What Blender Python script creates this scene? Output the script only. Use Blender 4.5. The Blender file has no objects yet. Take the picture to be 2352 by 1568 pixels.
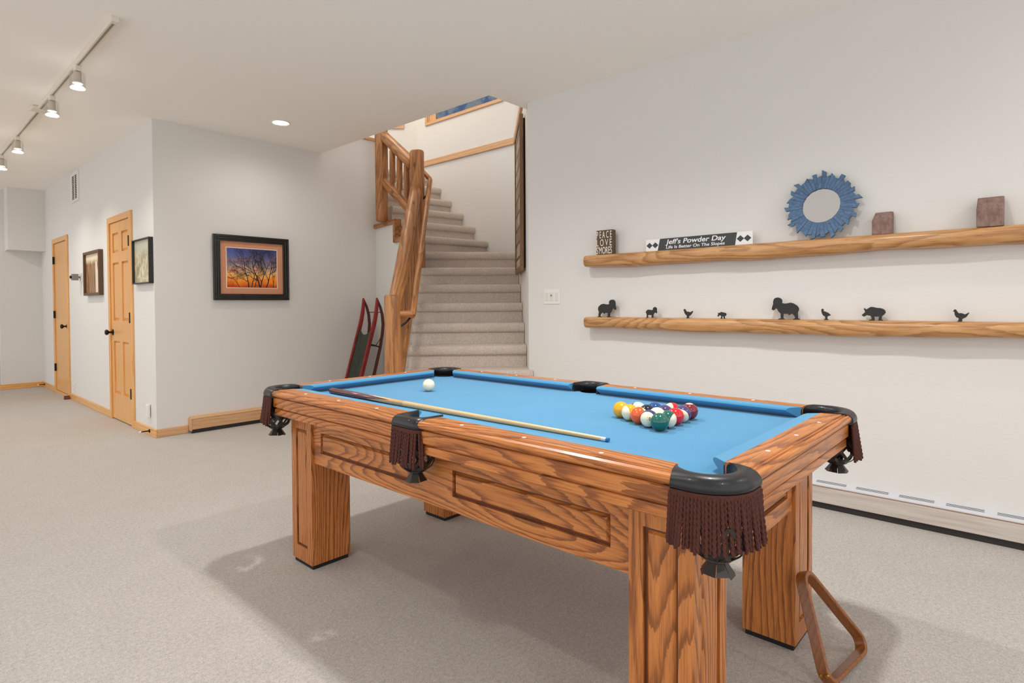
import bpy, bmesh, math, random
from mathutils import Vector, Matrix
random.seed(7)
C = bpy.context.scene.collection
PI = math.pi
R2 = math.sqrt(.5)

# ------------------------------------------------------------------ scene
sc = bpy.context.scene
sc.view_settings.view_transform = 'Standard'
sc.view_settings.look = 'None'
sc.view_settings.gamma = 1.0
sc.view_settings.use_curve_mapping = False
sc.view_settings.exposure = -0.42
sc.cycles.use_denoising = True
sc.cycles.max_bounces = 10
sc.cycles.diffuse_bounces = 6
sc.cycles.transparent_max_bounces = 12
sc.cycles.caustics_reflective = False
sc.cycles.caustics_refractive = False
sc.cycles.sample_clamp_indirect = 6.0

# ------------------------------------------------------------------ materials
def srgb(r, g, b):
    f = lambda c: (c / 255 / 12.92) if c / 255 <= .04045 else ((c / 255 + .055) / 1.055) ** 2.4
    return (f(r), f(g), f(b), 1)

class NT:
    def __init__(s, name):
        s.m = bpy.data.materials.new(name); s.m.use_nodes = True
        s.t = s.m.node_tree; s.n = s.t.nodes; s.l = s.t.links
        s.b = s.n['Principled BSDF']
    def new(s, typ, **kw):
        n = s.n.new(typ)
        for k, v in kw.items():
            if k in n.inputs: n.inputs[k].default_value = v
            else: setattr(n, k, v)
        return n
    def link(s, a, b): s.l.new(a, b)
    def math(s, op, a, b=None, c=None):
        n = s.n.new('ShaderNodeMath'); n.operation = op
        for i, v in enumerate((a, b, c)):
            if v is None: continue
            if isinstance(v, (int, float)): n.inputs[i].default_value = v
            else: s.link(v, n.inputs[i])
        return n.outputs[0]
    def coords(s, kind='Object'):
        return s.n.new('ShaderNodeTexCoord').outputs[kind]
    def mapping(s, vec, scale=(1, 1, 1), loc=(0, 0, 0), rot=(0, 0, 0)):
        n = s.n.new('ShaderNodeMapping'); n.inputs['Scale'].default_value = scale
        n.inputs['Location'].default_value = loc; n.inputs['Rotation'].default_value = rot
        s.link(vec, n.inputs['Vector']); return n.outputs[0]
    def noise(s, vec, scale=5, detail=4, rough=.55, w=None, dist=0):
        n = s.n.new('ShaderNodeTexNoise'); n.inputs['Scale'].default_value = scale
        n.inputs['Detail'].default_value = detail; n.inputs['Roughness'].default_value = rough
        n.inputs['Distortion'].default_value = dist
        if vec: s.link(vec, n.inputs['Vector'])
        if w is not None:
            n.noise_dimensions = '4D'; s.link(w, n.inputs['W'])
        return n.outputs[0]
    def ramp(s, fac, stops, interp='LINEAR'):
        n = s.n.new('ShaderNodeValToRGB'); n.color_ramp.interpolation = interp
        e = n.color_ramp.elements
        while len(e) < len(stops): e.new(.5)
        for i, (p, c) in enumerate(stops):
            e[i].position = p
            e[i].color = c if len(c) == 4 else (*c, 1)
        s.link(fac, n.inputs[0]); return n.outputs[0]
    def mix(s, fac, a, b, typ='MIX'):
        n = s.n.new('ShaderNodeMix'); n.data_type = 'RGBA'; n.blend_type = typ
        for i, v in ((0, fac), (6, a), (7, b)):
            if isinstance(v, (int, float, tuple)): n.inputs[i].default_value = v
            else: s.link(v, n.inputs[i])
        return n.outputs[2]
    def bump(s, h, strength=.2, dist=.01):
        n = s.n.new('ShaderNodeBump'); n.inputs['Strength'].default_value = strength
        n.inputs['Distance'].default_value = dist
        s.link(h, n.inputs['Height']); s.link(n.outputs[0], s.b.inputs['Normal'])
    def set(s, **kw):
        for k, v in kw.items():
            i = s.b.inputs[k.replace('_', ' ')]
            if isinstance(v, (int, float, tuple)): i.default_value = v
            else: s.link(v, i)
        return s

def plain(name, col, rough=.5, metal=0, spec=.5, coat=0):
    k = NT(name); k.set(Base_Color=col, Roughness=rough, Metallic=metal)
    k.b.inputs['Specular IOR Level'].default_value = spec
    k.b.inputs['Coat Weight'].default_value = coat
    return k.m

def wood(name, axis, base, dark, light, ring=22, amp=2.4, rough=.38, line=.5, pores=.5, knots=0, coat=0, stretch=.11, lowf=5.5, jit=.9):
    k = NT(name)
    co = k.coords(); oi = k.n.new('ShaderNodeObjectInfo').outputs['Random']
    w = k.math('MULTIPLY', oi, 37.0)
    st = [1, 1, 1]; st['xyz'.index(axis)] = stretch
    v = k.mapping(co, tuple(st))
    n1 = k.noise(v, lowf, 1.2, .4, w)
    sep = k.n.new('ShaderNodeSeparateXYZ'); k.link(co, sep.inputs[0])
    others = [i for i in range(3) if i != 'xyz'.index(axis)]
    u = k.math('ADD', sep.outputs[others[0]], sep.outputs[others[1]])
    st2 = [240, 240, 240]; st2['xyz'.index(axis)] = 9
    fine = k.noise(k.mapping(co, tuple(st2)), 1, 2, .6, w)
    st3 = [55, 55, 55]; st3['xyz'.index(axis)] = 5
    mid = k.noise(k.mapping(co, tuple(st3)), 1, 3, .65, w)
    ph = k.math('ADD', k.math('ADD', k.math('MULTIPLY', u, ring), k.math('MULTIPLY', n1, amp * 6)), k.math('MULTIPLY', mid, jit))
    fr_ = k.math('FRACT', ph)
    jag = k.math('ADD', fr_, k.math('MULTIPLY', k.math('SUBTRACT', fine, .5), .55))
    c1 = k.ramp(jag, [(0.0, base), (.03, dark), (.16, dark), (.42, base), (.8, light)])
    c0 = k.mix(line, base, c1)
    c2 = k.mix(k.ramp(fine, [(.32, (1, 1, 1)), (.5, (0, 0, 0))]), c0, dark)
    cc = k.mix(pores, c0, c2)
    cc = k.mix(.22, cc, k.ramp(mid, [(.3, dark), (.65, light)]))
    if knots:
        vo = k.n.new('ShaderNodeTexVoronoi'); vo.inputs['Scale'].default_value = knots
        st4 = [1, 1, 1]; st4['xyz'.index(axis)] = .45
        wob = k.mapping(co, tuple(st4))
        mixv = k.n.new('ShaderNodeVectorMath'); mixv.operation = 'ADD'
        k.link(wob, mixv.inputs[0])
        comb = k.n.new('ShaderNodeCombineXYZ')
        for i in range(3): k.link(k.math('MULTIPLY', w, (1.7, .9, 1.3)[i]), comb.inputs[i])
        k.link(comb.outputs[0], mixv.inputs[1]); k.link(mixv.outputs[0], vo.inputs['Vector'])
        kf = k.ramp(vo.outputs['Distance'], [(.05, (1, 1, 1)), (.14, (0, 0, 0))])
        cc = k.mix(k.math('MULTIPLY', kf, .75), cc, tuple(x * .3 for x in dark[:3]) + (1,))
    k.set(Base_Color=cc, Roughness=rough)
    k.b.inputs['Coat Weight'].default_value = coat
    k.b.inputs['Coat Roughness'].default_value = .15
    k.bump(fine, .06, .004)
    return k.m

OAK = dict(base=srgb(188, 113, 50), dark=srgb(110, 56, 20), light=srgb(204, 130, 64))
oak = {a: wood('oak_' + a, a, **OAK, ring=34, amp=dict(x=4.6, y=4.6, z=3.6)[a], line=.85, pores=.55, rough=.36, coat=.2, stretch=.14, lowf=5.0) for a in 'xyz'}
oak_panel = {a: wood('oak_panel_' + a, a, **OAK, ring=18, amp=5.6, line=.9, pores=.5, rough=.36, coat=.2, stretch=.2, lowf=4.6) for a in 'xyz'}
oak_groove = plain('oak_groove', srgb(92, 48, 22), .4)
PINE = dict(base=srgb(226, 168, 98), dark=srgb(205, 140, 70), light=srgb(234, 182, 114))
pine = {a: wood('pine_' + a, a, **PINE, ring=30, amp=.7, line=.6, pores=.15, rough=.35, coat=.2) for a in 'xyz'}
TRIM = dict(base=srgb(208, 163, 118), dark=srgb(186, 138, 92), light=srgb(218, 178, 136))
trimw = {a: wood('trim_pine_' + a, a, **TRIM, ring=30, amp=.6, line=.5, pores=.2, rough=.45) for a in 'xyz'}
LOG = dict(base=srgb(164, 104, 52), dark=srgb(88, 50, 22), light=srgb(194, 136, 78))
logw = {a: wood('log_' + a, a, **LOG, ring=9, amp=1.6, line=.55, pores=.5, knots=7, rough=.45, coat=.05, stretch=.15) for a in 'xyz'}
SHELF = dict(base=srgb(190, 138, 84), dark=srgb(132, 84, 42), light=srgb(208, 162, 108))
shelfw = wood('live_edge_pine', 'y', **SHELF, ring=16, amp=2.6, line=.62, pores=.45, knots=5.5, rough=.4, coat=.15, stretch=.22)
rackw = wood('rack_wood', 'z', base=srgb(140, 82, 34), dark=srgb(92, 48, 18), light=srgb(160, 98, 44), ring=40, amp=.5, line=.3, pores=.5, rough=.35, coat=.2)

def paint(name, col, bump=.06):
    k = NT(name); co = k.coords()
    k.set(Base_Color=col, Roughness=.85); k.b.inputs['Specular IOR Level'].default_value = .2
    n = k.noise(co, 14, 5, .6)
    k.bump(n, bump, .02); return k.m
wallm = paint('wall_paint', srgb(220, 218, 214), .12)
ceilm = paint('ceiling_paint', srgb(250, 247, 241), .05)

def carpet(name, a, b, scale=330):
    k = NT(name); co = k.coords()
    n = k.noise(co, scale, 3, .7); n2 = k.noise(co, 6, 3, .6); n3 = k.noise(co, scale * .33, 3, .7)
    mixn = k.math('ADD', k.math('MULTIPLY', n, .6), k.math('MULTIPLY', n3, .4))
    c = k.ramp(mixn, [(.33, a), (.66, b)])
    c = k.mix(.06, c, k.ramp(n2, [(.35, a), (.65, b)]))
    k.set(Base_Color=c, Roughness=.95); k.b.inputs['Specular IOR Level'].default_value = .1
    k.b.inputs['Sheen Weight'].default_value = .15
    k.bump(mixn, .55, .012); return k.m
floor_carpet = carpet('floor_carpet', srgb(150, 143, 135), srgb(210, 204, 197), 210)
stair_carpet = carpet('stair_carpet', srgb(166, 153, 142), srgb(230, 218, 206), 260)

def cloth():
    k = NT('blue_cloth'); co = k.coords()
    n = k.noise(co, 900, 2, .7); n2 = k.noise(co, 3, 3, .6)
    c = k.ramp(n, [(.3, srgb(62, 128, 168)), (.7, srgb(80, 148, 188))])
    c = k.mix(.12, c, k.ramp(n2, [(.35, srgb(54, 122, 168)), (.65, srgb(92, 156, 194))]))
    k.set(Base_Color=c, Roughness=.9); k.b.inputs['Specular IOR Level'].default_value = .1
    k.b.inputs['Sheen Weight'].default_value = .2
    k.bump(n, .15, .002); return k.m
cloth_m = cloth()
leather = plain('black_leather', srgb(20, 20, 24), .36, spec=.45, coat=.12)
net_leather = plain('net_leather', srgb(38, 30, 26), .4)
def rope_mat():
    k = NT('fringe_rope'); co = k.coords(); n = k.noise(co, 500, 2, .6)
    k.set(Base_Color=k.ramp(n, [(.3, srgb(52, 21, 14)), (.7, srgb(94, 45, 31))]), Roughness=.85)
    k.bump(n, .4, .003); return k.m
rope = rope_mat()
black_metal = plain('black_metal', srgb(28, 26, 25), .45, .6)
iron = plain('black_iron', srgb(34, 34, 33), .6, .3)
white_plastic = plain('white_plastic', srgb(228, 226, 220), .35)
offwhite_metal = plain('track_enamel', srgb(222, 214, 202), .4)
conductor = plain('track_slot', srgb(138, 126, 98), .5)
black_rubber = plain('black_rubber', srgb(16, 15, 15), .7)
dark_slot = plain('dark_slot', srgb(44, 40, 36), .8)
white_dot = plain('pearl_inlay', srgb(236, 232, 232), .25)
gap_black = plain('heater_fins_and_shade', srgb(40, 36, 34), .6)

def emit(name, col, s):
    k = NT(name); k.set(Base_Color=(0, 0, 0, 1)); k.b.inputs['Emission Color'].default_value = col
    k.b.inputs['Emission Strength'].default_value = s; return k.m
lamp_glow = emit('lamp_glow', (1, .97, .92, 1), 14)

def glass_mat():
    k = NT('clear_glass')
    tr = k.n.new('ShaderNodeBsdfTransparent'); gl = k.n.new('ShaderNodeBsdfGlossy')
    gl.inputs['Roughness'].default_value = .05
    fr = k.n.new('ShaderNodeFresnel'); fr.inputs['IOR'].default_value = 1.5
    mx = k.n.new('ShaderNodeMixShader'); k.link(k.math('MULTIPLY', fr.outputs[0], .35), mx.inputs[0])
    tr.inputs['Color'].default_value = (1, 1, .995, 1)
    k.link(tr.outputs[0], mx.inputs[1]); k.link(gl.outputs[0], mx.inputs[2])
    k.link(mx.outputs[0], k.n['Material Output'].inputs['Surface']); return k.m
clear_glass = glass_mat()

# ------------------------------------------------------------------ geometry helpers
class MB:
    def __init__(s): s.bm = bmesh.new(); s.mi = 0
    def face(s, vs):
        try:
            f = s.bm.faces.new(vs); f.material_index = s.mi; return f
        except ValueError: return None
    def box(s, x0, x1, y0, y1, z0, z1, mtx=None):
        P = [(x0, y0, z0), (x1, y0, z0), (x1, y1, z0), (x0, y1, z0), (x0, y0, z1), (x1, y0, z1), (x1, y1, z1), (x0, y1, z1)]
        return s.hexa(P, mtx)
    def hexa(s, P, mtx=None):
        v = [s.bm.verts.new(mtx @ Vector(p) if mtx else p) for p in P]
        for q in ((0, 3, 2, 1), (4, 5, 6, 7), (0, 1, 5, 4), (1, 2, 6, 5), (2, 3, 7, 6), (3, 0, 4, 7)): s.face([v[i] for i in q])
        return s
    def loft(s, rings, close=True, cap=True):
        V = [[s.bm.verts.new(p) for p in r] for r in rings]
        n = len(V[0])
        for a, b in zip(V, V[1:]):
            for i in range(n if close else n - 1):
                j = (i + 1) % n; s.face([a[i], a[j], b[j], b[i]])
        if cap:
            s.face(list(reversed(V[0]))); s.face(V[-1])
        return s
    def tube(s, pts, rad, n=12, cap=True, wob=0, seed=0):
        pts = [Vector(p) for p in pts]
        rr = rad if isinstance(rad, (list, tuple)) else [rad] * len(pts)
        rings = []; up = None; rnd = random.Random(seed)
        for i, p in enumerate(pts):
            d = (pts[min(i + 1, len(pts) - 1)] - pts[max(i - 1, 0)]).normalized()
            if up is None:
                up = Vector((0, 0, 1)) if abs(d.z) < .9 else Vector((1, 0, 0))
            x = d.cross(up).normalized(); y = x.cross(d).normalized(); up = y
            rings.append([p + (x * math.cos(2 * PI * k / n) + y * math.sin(2 * PI * k / n)) * rr[i] * (1 + wob * (rnd.random() - .5)) for k in range(n)])
        return s.loft(rings, True, cap)
    def prism(s, poly, z0, z1, mtx=None):
        T = (lambda p: mtx @ Vector(p)) if mtx else Vector
        return s.loft([[T((x, y, z0)) for x, y in poly], [T((x, y, z1)) for x, y in poly]])
    def plate(s, poly3, off):
        o = Vector(off)
        return s.loft([[Vector(p) for p in poly3], [Vector(p) + o for p in poly3]])
    def lathe(s, prof, n=24, mtx=None, cap=True):
        T = (lambda p: mtx @ Vector(p)) if mtx else Vector
        return s.loft([[T((r * math.cos(2 * PI * k / n), r * math.sin(2 * PI * k / n), z)) for k in range(n)] for r, z in prof], True, cap)
    def grid(s, fn, nu, nv, closeu=False):
        V = [[s.bm.verts.new(fn(u / nu, v / nv)) for v in range(nv + 1)] for u in range(nu if closeu else nu + 1)]
        L = len(V)
        for u in range(nu):
            for v in range(nv): s.face([V[u][v], V[(u + 1) % L][v], V[(u + 1) % L][v + 1], V[u][v + 1]])
        return s
    def build(s, name, mats, parent=None, loc=(0, 0, 0), smooth=False, bevel=0, seg=2, angle=35, sub=0):
        bmesh.ops.recalc_face_normals(s.bm, faces=s.bm.faces[:])
        me = bpy.data.meshes.new(name); s.bm.to_mesh(me); s.bm.free()
        for m in (mats if isinstance(mats, (list, tuple)) else [mats]): me.materials.append(m)
        o = bpy.data.objects.new(name, me); C.objects.link(o); o.location = loc
        if parent is not None: o.parent = parent
        if smooth:
            for p in me.polygons: p.use_smooth = True
            me.set_sharp_from_angle(angle=math.radians(angle))
        if bevel:
            b = o.modifiers.new('bevel', 'BEVEL'); b.width = bevel; b.segments = seg; b.limit_method = 'ANGLE'; b.angle_limit = math.radians(30)
            b.harden_normals = False
        if sub:
            b = o.modifiers.new('sub', 'SUBSURF'); b.levels = sub; b.render_levels = sub
        return o

def tag(o, label, cat, group=None, kind=None):
    if label: o['label'] = label
    if cat: o['category'] = cat
    if group: o['group'] = group
    if kind: o['kind'] = kind
    return o
def thing(name, loc, label, cat, group=None, kind=None, rotz=0):
    o = bpy.data.objects.new(name, None); C.objects.link(o); o.location = loc; o.rotation_euler.z = rotz
    o.empty_display_size = .05
    return tag(o, label, cat, group, kind)
def dup(root, loc, label=None, rotz=None):
    r = root.copy(); C.objects.link(r); r.location = loc
    if rotz is not None: r.rotation_euler.z = rotz
    if label: r['label'] = label
    for ch in list(root.children):
        c = ch.copy(); C.objects.link(c); c.parent = r
        for g in list(ch.children):
            d = g.copy(); C.objects.link(d); d.parent = c
    return r
def struct(o, label, cat): return tag(o, label, cat, None, 'structure')
def frame_mtx(origin, x, y, z):
    m = Matrix((x, y, z)).transposed().to_4x4(); m.translation = Vector(origin); return m
# ------------------------------------------------------------------ room shell
H = 2.896; XD = 1.725; YP = 5.942; YF = 10.823; XS = 3.756; YC = 3.215; XF = 5.064
def L(s, w, z=0): return Vector((XS + R2 * (s - w), YC + R2 * (s + w), z))

b = MB(); b.box(-4, 5.3, -3.2, 14.2, -.1, 0)
struct(b.build('floor', floor_carpet), 'beige cut pile carpet over the whole room floor', 'floor')
b = MB(); b.box(-4, 3.40, -3.2, 14.2, H, 3.12); b.box(3.40, 3.93, -3.2, 3.32, H, 3.12)
struct(b.build('ceiling', ceilm), 'flat off-white ceiling with a stair opening cut into it', 'ceiling')
b = MB(); b.box(1.6, 5.4, 2.9, 9.5, 5.2, 5.3)
struct(b.build('ceiling_stairwell', ceilm), 'upper off-white ceiling high over the stairwell', 'ceiling')
b = MB(); b.prism([(XS, -3.2), (XS, YC), (XS + .16, YC - .02), (XS + .16, -3.2)], 0, 5.2)
struct(b.build('wall_right', wallm), 'off-white wall carrying the two long wooden shelves', 'wall')
b = MB(); b.prism([tuple(L(0, 0).xy), tuple(L(1.85, 0).xy), tuple((L(1.85, 0) + Vector((.16, -.02, 0))).xy), tuple((L(.2, -.16)).xy)], 0, 5.2)
struct(b.build('wall_stair_right', wallm), 'narrow off-white wall along the right of the lower stairs', 'wall')
# far stair wall with window hole
wy0, wy1, wz0, wz1 = 4.75, 6.095, 3.642, 4.75
b = MB()
yb = 6.33
b.box(XF, XF + .16, 4.50, yb + .07, 0, wz0); b.box(XF, XF + .16, 4.50, yb + .07, wz1, 5.2)
b.box(XF, XF + .16, 4.50, wy0, wz0, wz1); b.box(XF, XF + .16, wy1, yb + .07, wz0, wz1)
struct(b.build('wall_stair_far', wallm), 'off-white wall under the dark window high in the stairwell', 'wall')
b = MB()
d0 = Vector((XF, yb, 0)); dd = Vector((-R2, R2, 0)); dn = Vector((R2, R2, 0))
b.hexa([d0 + Vector((0, 0, 0)), d0 + dn * .15, d0 + dd * 2.8 + dn * .15, d0 + dd * 2.8,
        d0 + Vector((0, 0, 5.2)), d0 + dn * .15 + Vector((0, 0, 5.2)), d0 + dd * 2.8 + dn * .15 + Vector((0, 0, 5.2)), d0 + dd * 2.8 + Vector((0, 0, 5.2))])
struct(b.build('wall_stair_diagonal', wallm), 'angled off-white wall behind the upper stair railing', 'wall')
b = MB(); b.box(XD, 4.108, YP, YP + .12, 0, 3.165)
struct(b.build('wall_back', wallm), 'off-white wall with the framed sunset picture', 'wall')
# wall under the upper flight (faces the room)
IA = Vector((4.108, 5.942, 0)); IB = Vector((3.915, 5.02, 0)); idir = (IB - IA).normalized(); inrm = Vector((-idir.y, idir.x, 0))
def I(t, o=0, z=0):
    p = IA + idir * t + inrm * o; return Vector((p.x, p.y, z))
b = MB()
def inner_panel(b, t0, t1, z0, z1, o0, o1):
    b.hexa([I(t0, o0, z0), I(t1, o0, z0), I(t1, o1, z0), I(t0, o1, z0), I(t0, o0, z1), I(t1, o0, z1), I(t1, o1, z1), I(t0, o1, z1)])
inner_panel(b, -.1, .58, 0, 2.115, 0, .06); inner_panel(b, .58, .94, 0, 1.90, 0, .06)
struct(b.build('wall_stair_left', wallm), 'white wall below the stepped trim of the upper stairs', 'wall')
# hall wall with two doors
nd0, nd1, ndt = 6.635, 7.345, 2.075
fd0, fd1, fdt = 9.395, 10.175, 2.07
b = MB()
yend = 11.1
for a, c in ((YP + .12, nd0 - .012), (nd1 + .012, fd0 - .012), (fd1 + .012, yend + .1)): b.box(XD, XD + .12, a, c, 0, H)
b.box(XD, XD + .12, nd0 - .012, nd1 + .012, ndt + .012, H); b.box(XD, XD + .12, fd0 - .012, fd1 + .012, fdt + .012, H)
b.box(XD + .1, XD + .12, nd0 - .012, nd1 + .012, 0, ndt + .012); b.box(XD + .1, XD + .12, fd0 - .012, fd1 + .012, 0, fdt + .012)
struct(b.build('wall_left', wallm), 'off-white hall wall with the two pine doors', 'wall')
b = MB(); b.box(1.24, XD, 11.1, 11.22, 0, H); b.box(1.24, 1.36, 11.2, 14, 0, H); b.box(-4, 1.3, 14, 14.15, 0, H)
struct(b.build('wall_far', wallm), 'off-white wall at the far end of the hall', 'wall')
b = MB(); b.box(1.305, XD, YF - .03, 11.1, 2.01, H)
struct(b.build('wall_soffit', wallm), 'boxed-in soffit in the upper corner at the hall end', 'wall')

# baseboards
b = MB()
for a, c in ((YP - .016, nd0 - .05), (nd1 + .085, fd0 - .07), (fd1 + .075, 11.1)): b.box(XD - .016, XD, a, c, 0, .075)
struct(b.build('baseboard_left', pine['y'], bevel=.004), 'orange pine baseboard along the hall wall', 'baseboard')
b = MB(); b.box(XD, 1.985, YP - .016, YP, 0, .075)
struct(b.build('baseboard_back', trimw['x'], bevel=.004), 'short pale pine baseboard below the sunset picture wall corner', 'baseboard')
b = MB(); b.box(1.224, XD - .016, 11.084, 11.1, 0, .075); b.box(1.224, 1.24, 11.1, 14, 0, .075)
struct(b.build('baseboard_far', pine['x'], bevel=.004), 'orange pine baseboard at the far end of the hall', 'baseboard')

# stairwell ledges and caps
b = MB(); b.box(XF - .025, XF, 4.52, yb + .01, 3.06, 3.135)
b.plate([L(.05, 0, 3.06), L(1.85, 0, 3.06), L(1.85, 0, 3.135), L(.05, 0, 3.135)], Vector((-R2 * .025, R2 * .025, 0)))
struct(b.build('trim_1', trimw['y'], bevel=.004), 'pale pine ledge trim running round the stairwell walls', 'trim')
b = MB(); b.box(3.42, 4.13, YP - .02, YP + .14, 3.165, 3.20)
struct(b.build('trim_2', trimw['x'], bevel=.004), 'sliver of pine cap board beside the upper stair post', 'trim')
b = MB()
def itrim(t0, t1, z0, z1): inner_panel(b, t0, t1, z0, z1, -.03, .05)
itrim(0.0, .60, 2.115, 2.165); itrim(.55, .60, 1.90, 2.115); itrim(.55, .98, 1.90, 1.95)
struct(b.build('trim_3', logw['y'], bevel=.004), 'orange stepped wood trim below the upper stair edge', 'trim')

# windows
def pane_mat():
    k = NT('dusk_pane'); co = k.coords()
    n = k.noise(co, 3.2, 4, .6); sp = k.noise(co, 70, 2, .7)
    c = k.ramp(n, [(.4, srgb(16, 52, 104)), (.5, srgb(30, 74, 130)), (.56, srgb(88, 106, 124)), (.7, srgb(96, 112, 128))])
    c = k.mix(k.ramp(sp, [(.66, (0, 0, 0)), (.74, (.6, .6, .6))]), c, srgb(150, 176, 206))
    k.set(Base_Color=c, Roughness=.25); return k.m
pane_m = pane_mat()
w = thing('window_1', (XF, (wy0 + wy1) / 2, wz0), 'dark blue window with pine casing high in the stairwell', 'window', None, 'structure')
cy = -(wy0 + wy1) / 2
def wl(b, x0, x1, y0, y1, z0, z1): b.box(x0, x1, y0 + cy, y1 + cy, z0 - wz0, z1 - wz0)
b = MB(); wl(b, -.02, 0, wy0 - .045, wy1 + .045, wz0 - .042, wz0); wl(b, -.02, 0, wy0 - .045, wy1 + .045, wz1, wz1 + .042)
wl(b, -.02, 0, wy0 - .045, wy0, wz0, wz1); wl(b, -.02, 0, wy1, wy1 + .045, wz0, wz1); b.build('casing', trimw['y'], w, bevel=.003)
b = MB(); wl(b, 0, .12, wy0, wy1, wz0, wz0 + .006); wl(b, 0, .12, wy0, wy1, wz1 - .02, wz1); wl(b, 0, .12, wy0, wy0 + .02, wz0, wz1); wl(b, 0, .12, wy1 - .02, wy1, wz0, wz1)
wl(b, .008, .05, wy1 - .15, wy1 - .02, wz0 + .008, wz1 - .02); b.build('sash', trimw['z'], w)
b = MB(); wl(b, .018, .028, wy0 + .02, wy1 - .145, wz0 + .006, wz1 - .02); b.build('pane', pane_m, w)
# casing corner of a second window on the angled wall
A2 = Vector((4.938, 6.456, 3.605)); e1 = dd
w = thing('window_2', A2, 'corner of a pine window casing on the angled stairwell wall', 'window', None, 'structure')
M2 = frame_mtx((0, 0, 0), tuple(e1), (0, 0, 1), tuple(-dn))
b = MB(); b.box(0, 1.1, 0, .07, 0, .02, M2); b.box(0, .07, .07, 1.1, 0, .02, M2); b.box(1.03, 1.1, .07, 1.1, 0, .02, M2); b.build('casing', trimw['x'], w)
b = MB(); b.box(.07, 1.03, .07, 1.1, .001, .008, M2); b.build('pane', pane_m, w)

# ------------------------------------------------------------------ doors
def hinge(y, z, par, x):
    b = MB(); b.box(x - .012, x + .004, y - .016, y + .016, z - .05, z + .05); b.tube([(x - .012, y, z - .052), (x - .012, y, z + .052)], .007, 8)
    b.build('hinge', black_metal, par)
def knob(y, z, par, x):
    b = MB()
    m = frame_mtx((x, y, z), (0, 1, 0), (0, 0, 1), (-1, 0, 0)) if False else Matrix.Translation((x, y, z)) @ Matrix.Rotation(-PI / 2, 4, 'Y')
    b.lathe([(.032, 0), (.032, .006), (.012, .012), (.010, .035), (.018, .042), (.028, .05), (.030, .062), (.022, .072), (.004, .076)], 20, m)
    b.build('knob', black_metal, par, smooth=True)
def casing(par, y0, y1, zt, ox):
    b = MB(); c = .065
    b.box(-.02, 0, y0 - c, y0, 0, zt + c); b.box(-.02, 0, y1, y1 + c, 0, zt + c); b.box(-.02, 0, y0, y1, zt, zt + c)
    b.build('casing', pine['z'], par, bevel=.004)
    b = MB(); b.box(0, .1, y0 - .012, y0, 0, zt); b.box(0, .1, y1, y1 + .012, 0, zt); b.box(0, .1, y0 - .012, y1 + .012, zt, zt + .012)
    b.build('jamb', pine['z'], par)
d = thing('door_1', (XD, nd0, 0), 'six-panel pine door with black knob nearest the wall corner', 'door', None, 'structure')
casing(d, 0, nd1 - nd0, ndt, 0)
W_ = nd1 - nd0
b = MB(); x0, x1 = -.006, .03
rows = [(.28, .835), (1.05, 1.655), (1.76, 1.965)]; cols = [(.085, .30), (.41, .625)]
zs = [.012] + [v for r in rows for v in r] + [ndt - .004]
for i in range(0, len(zs), 2): b.box(x0, x1, .004, W_ - .004, zs[i], zs[i + 1])
for r in rows:
    b.box(x0, x1, .004, cols[0][0], *r); b.box(x0, x1, cols[0][1], cols[1][0], *r); b.box(x0, x1, cols[1][1], W_ - .004, *r)
    for c_ in cols:
        b.box(.012, x1, c_[0], c_[1], *r)
        m_ = .03
        P = [(.012, c_[0] + .008, r[0] + .008), (.012, c_[1] - .008, r[0] + .008), (.012, c_[1] - .008, r[1] - .008), (.012, c_[0] + .008, r[1] - .008)]
        Q = [(.000, c_[0] + m_, r[0] + m_), (.000, c_[1] - m_, r[0] + m_), (.000, c_[1] - m_, r[1] - m_), (.000, c_[0] + m_, r[1] - m_)]
        b.loft([P, Q])
b.build('leaf', pine['z'], d)
for z in (1.845, 1.085, .33): hinge(.0, z, d, -.008)
knob(W_ - .055, .925, d, -.006)
d = thing('door_2', (XD, fd0, 0), 'plain flush pine door farther along the hall', 'door', None, 'structure')
casing(d, 0, fd1 - fd0, fdt, 0)
W_ = fd1 - fd0
b = MB(); b.box(-.004, .03, .004, W_ - .004, .04, fdt - .004); b.build('leaf', pine['z'], d, bevel=.003)
for z in (1.84, 1.09, .355): hinge(W_, z, d, -.008)
knob(.06, .94, d, -.004)
b = MB(); b.box(-.01, .06, .0, W_, 0, .035); b.build('threshold', pine['y'], d)

# ------------------------------------------------------------------ small things on the hall wall
def pic_frame(name, label, loc, wy, hz, depth, fw, fmat, side_m, print_m, axis='y', mat_w=0, mat_m=None, liner=None):
    """hangs on a wall facing -x (axis y) or -y (axis x); local u along the wall, z up, front towards -n"""
    t = thing(name, loc, label, 'picture')
    def bx(b, u0, u1, z0, z1, n0, n1):
        if axis == 'y': b.box(-n1, -n0, u0, u1, z0, z1)
        else: b.box(u0, u1, -n1, -n0, z0, z1)
    b = MB()
    h2, w2 = hz / 2, wy / 2
    bx(b, -w2, w2, -h2, -h2 + fw, 0, depth); bx(b, -w2, w2, h2 - fw, h2, 0, depth)
    bx(b, -w2, -w2 + fw, -h2 + fw, h2 - fw, 0, depth); bx(b, w2 - fw, w2, -h2 + fw, h2 - fw, 0, depth)
    b.build('frame', fmat, t, bevel=.003)
    b = MB(); bx(b, -w2 + fw, w2 - fw, -h2 + fw, h2 - fw, 0, depth * .45)
    if mat_w:
        b.build('mat_board', mat_m, t)
        if liner:
            b = MB(); bx(b, -w2 + fw + mat_w - .008, w2 - fw - mat_w + .008, -h2 + fw + mat_w - .008, h2 - fw - mat_w + .008, depth * .45, depth * .47); b.build('mat_liner', liner, t)
        b = MB(); bx(b, -w2 + fw + mat_w, w2 - fw - mat_w, -h2 + fw + mat_w, h2 - fw - mat_w, depth * .47, depth * .49); b.build('print', print_m, t)
    else:
        b.build('print', print_m, t)
    return t
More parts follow.
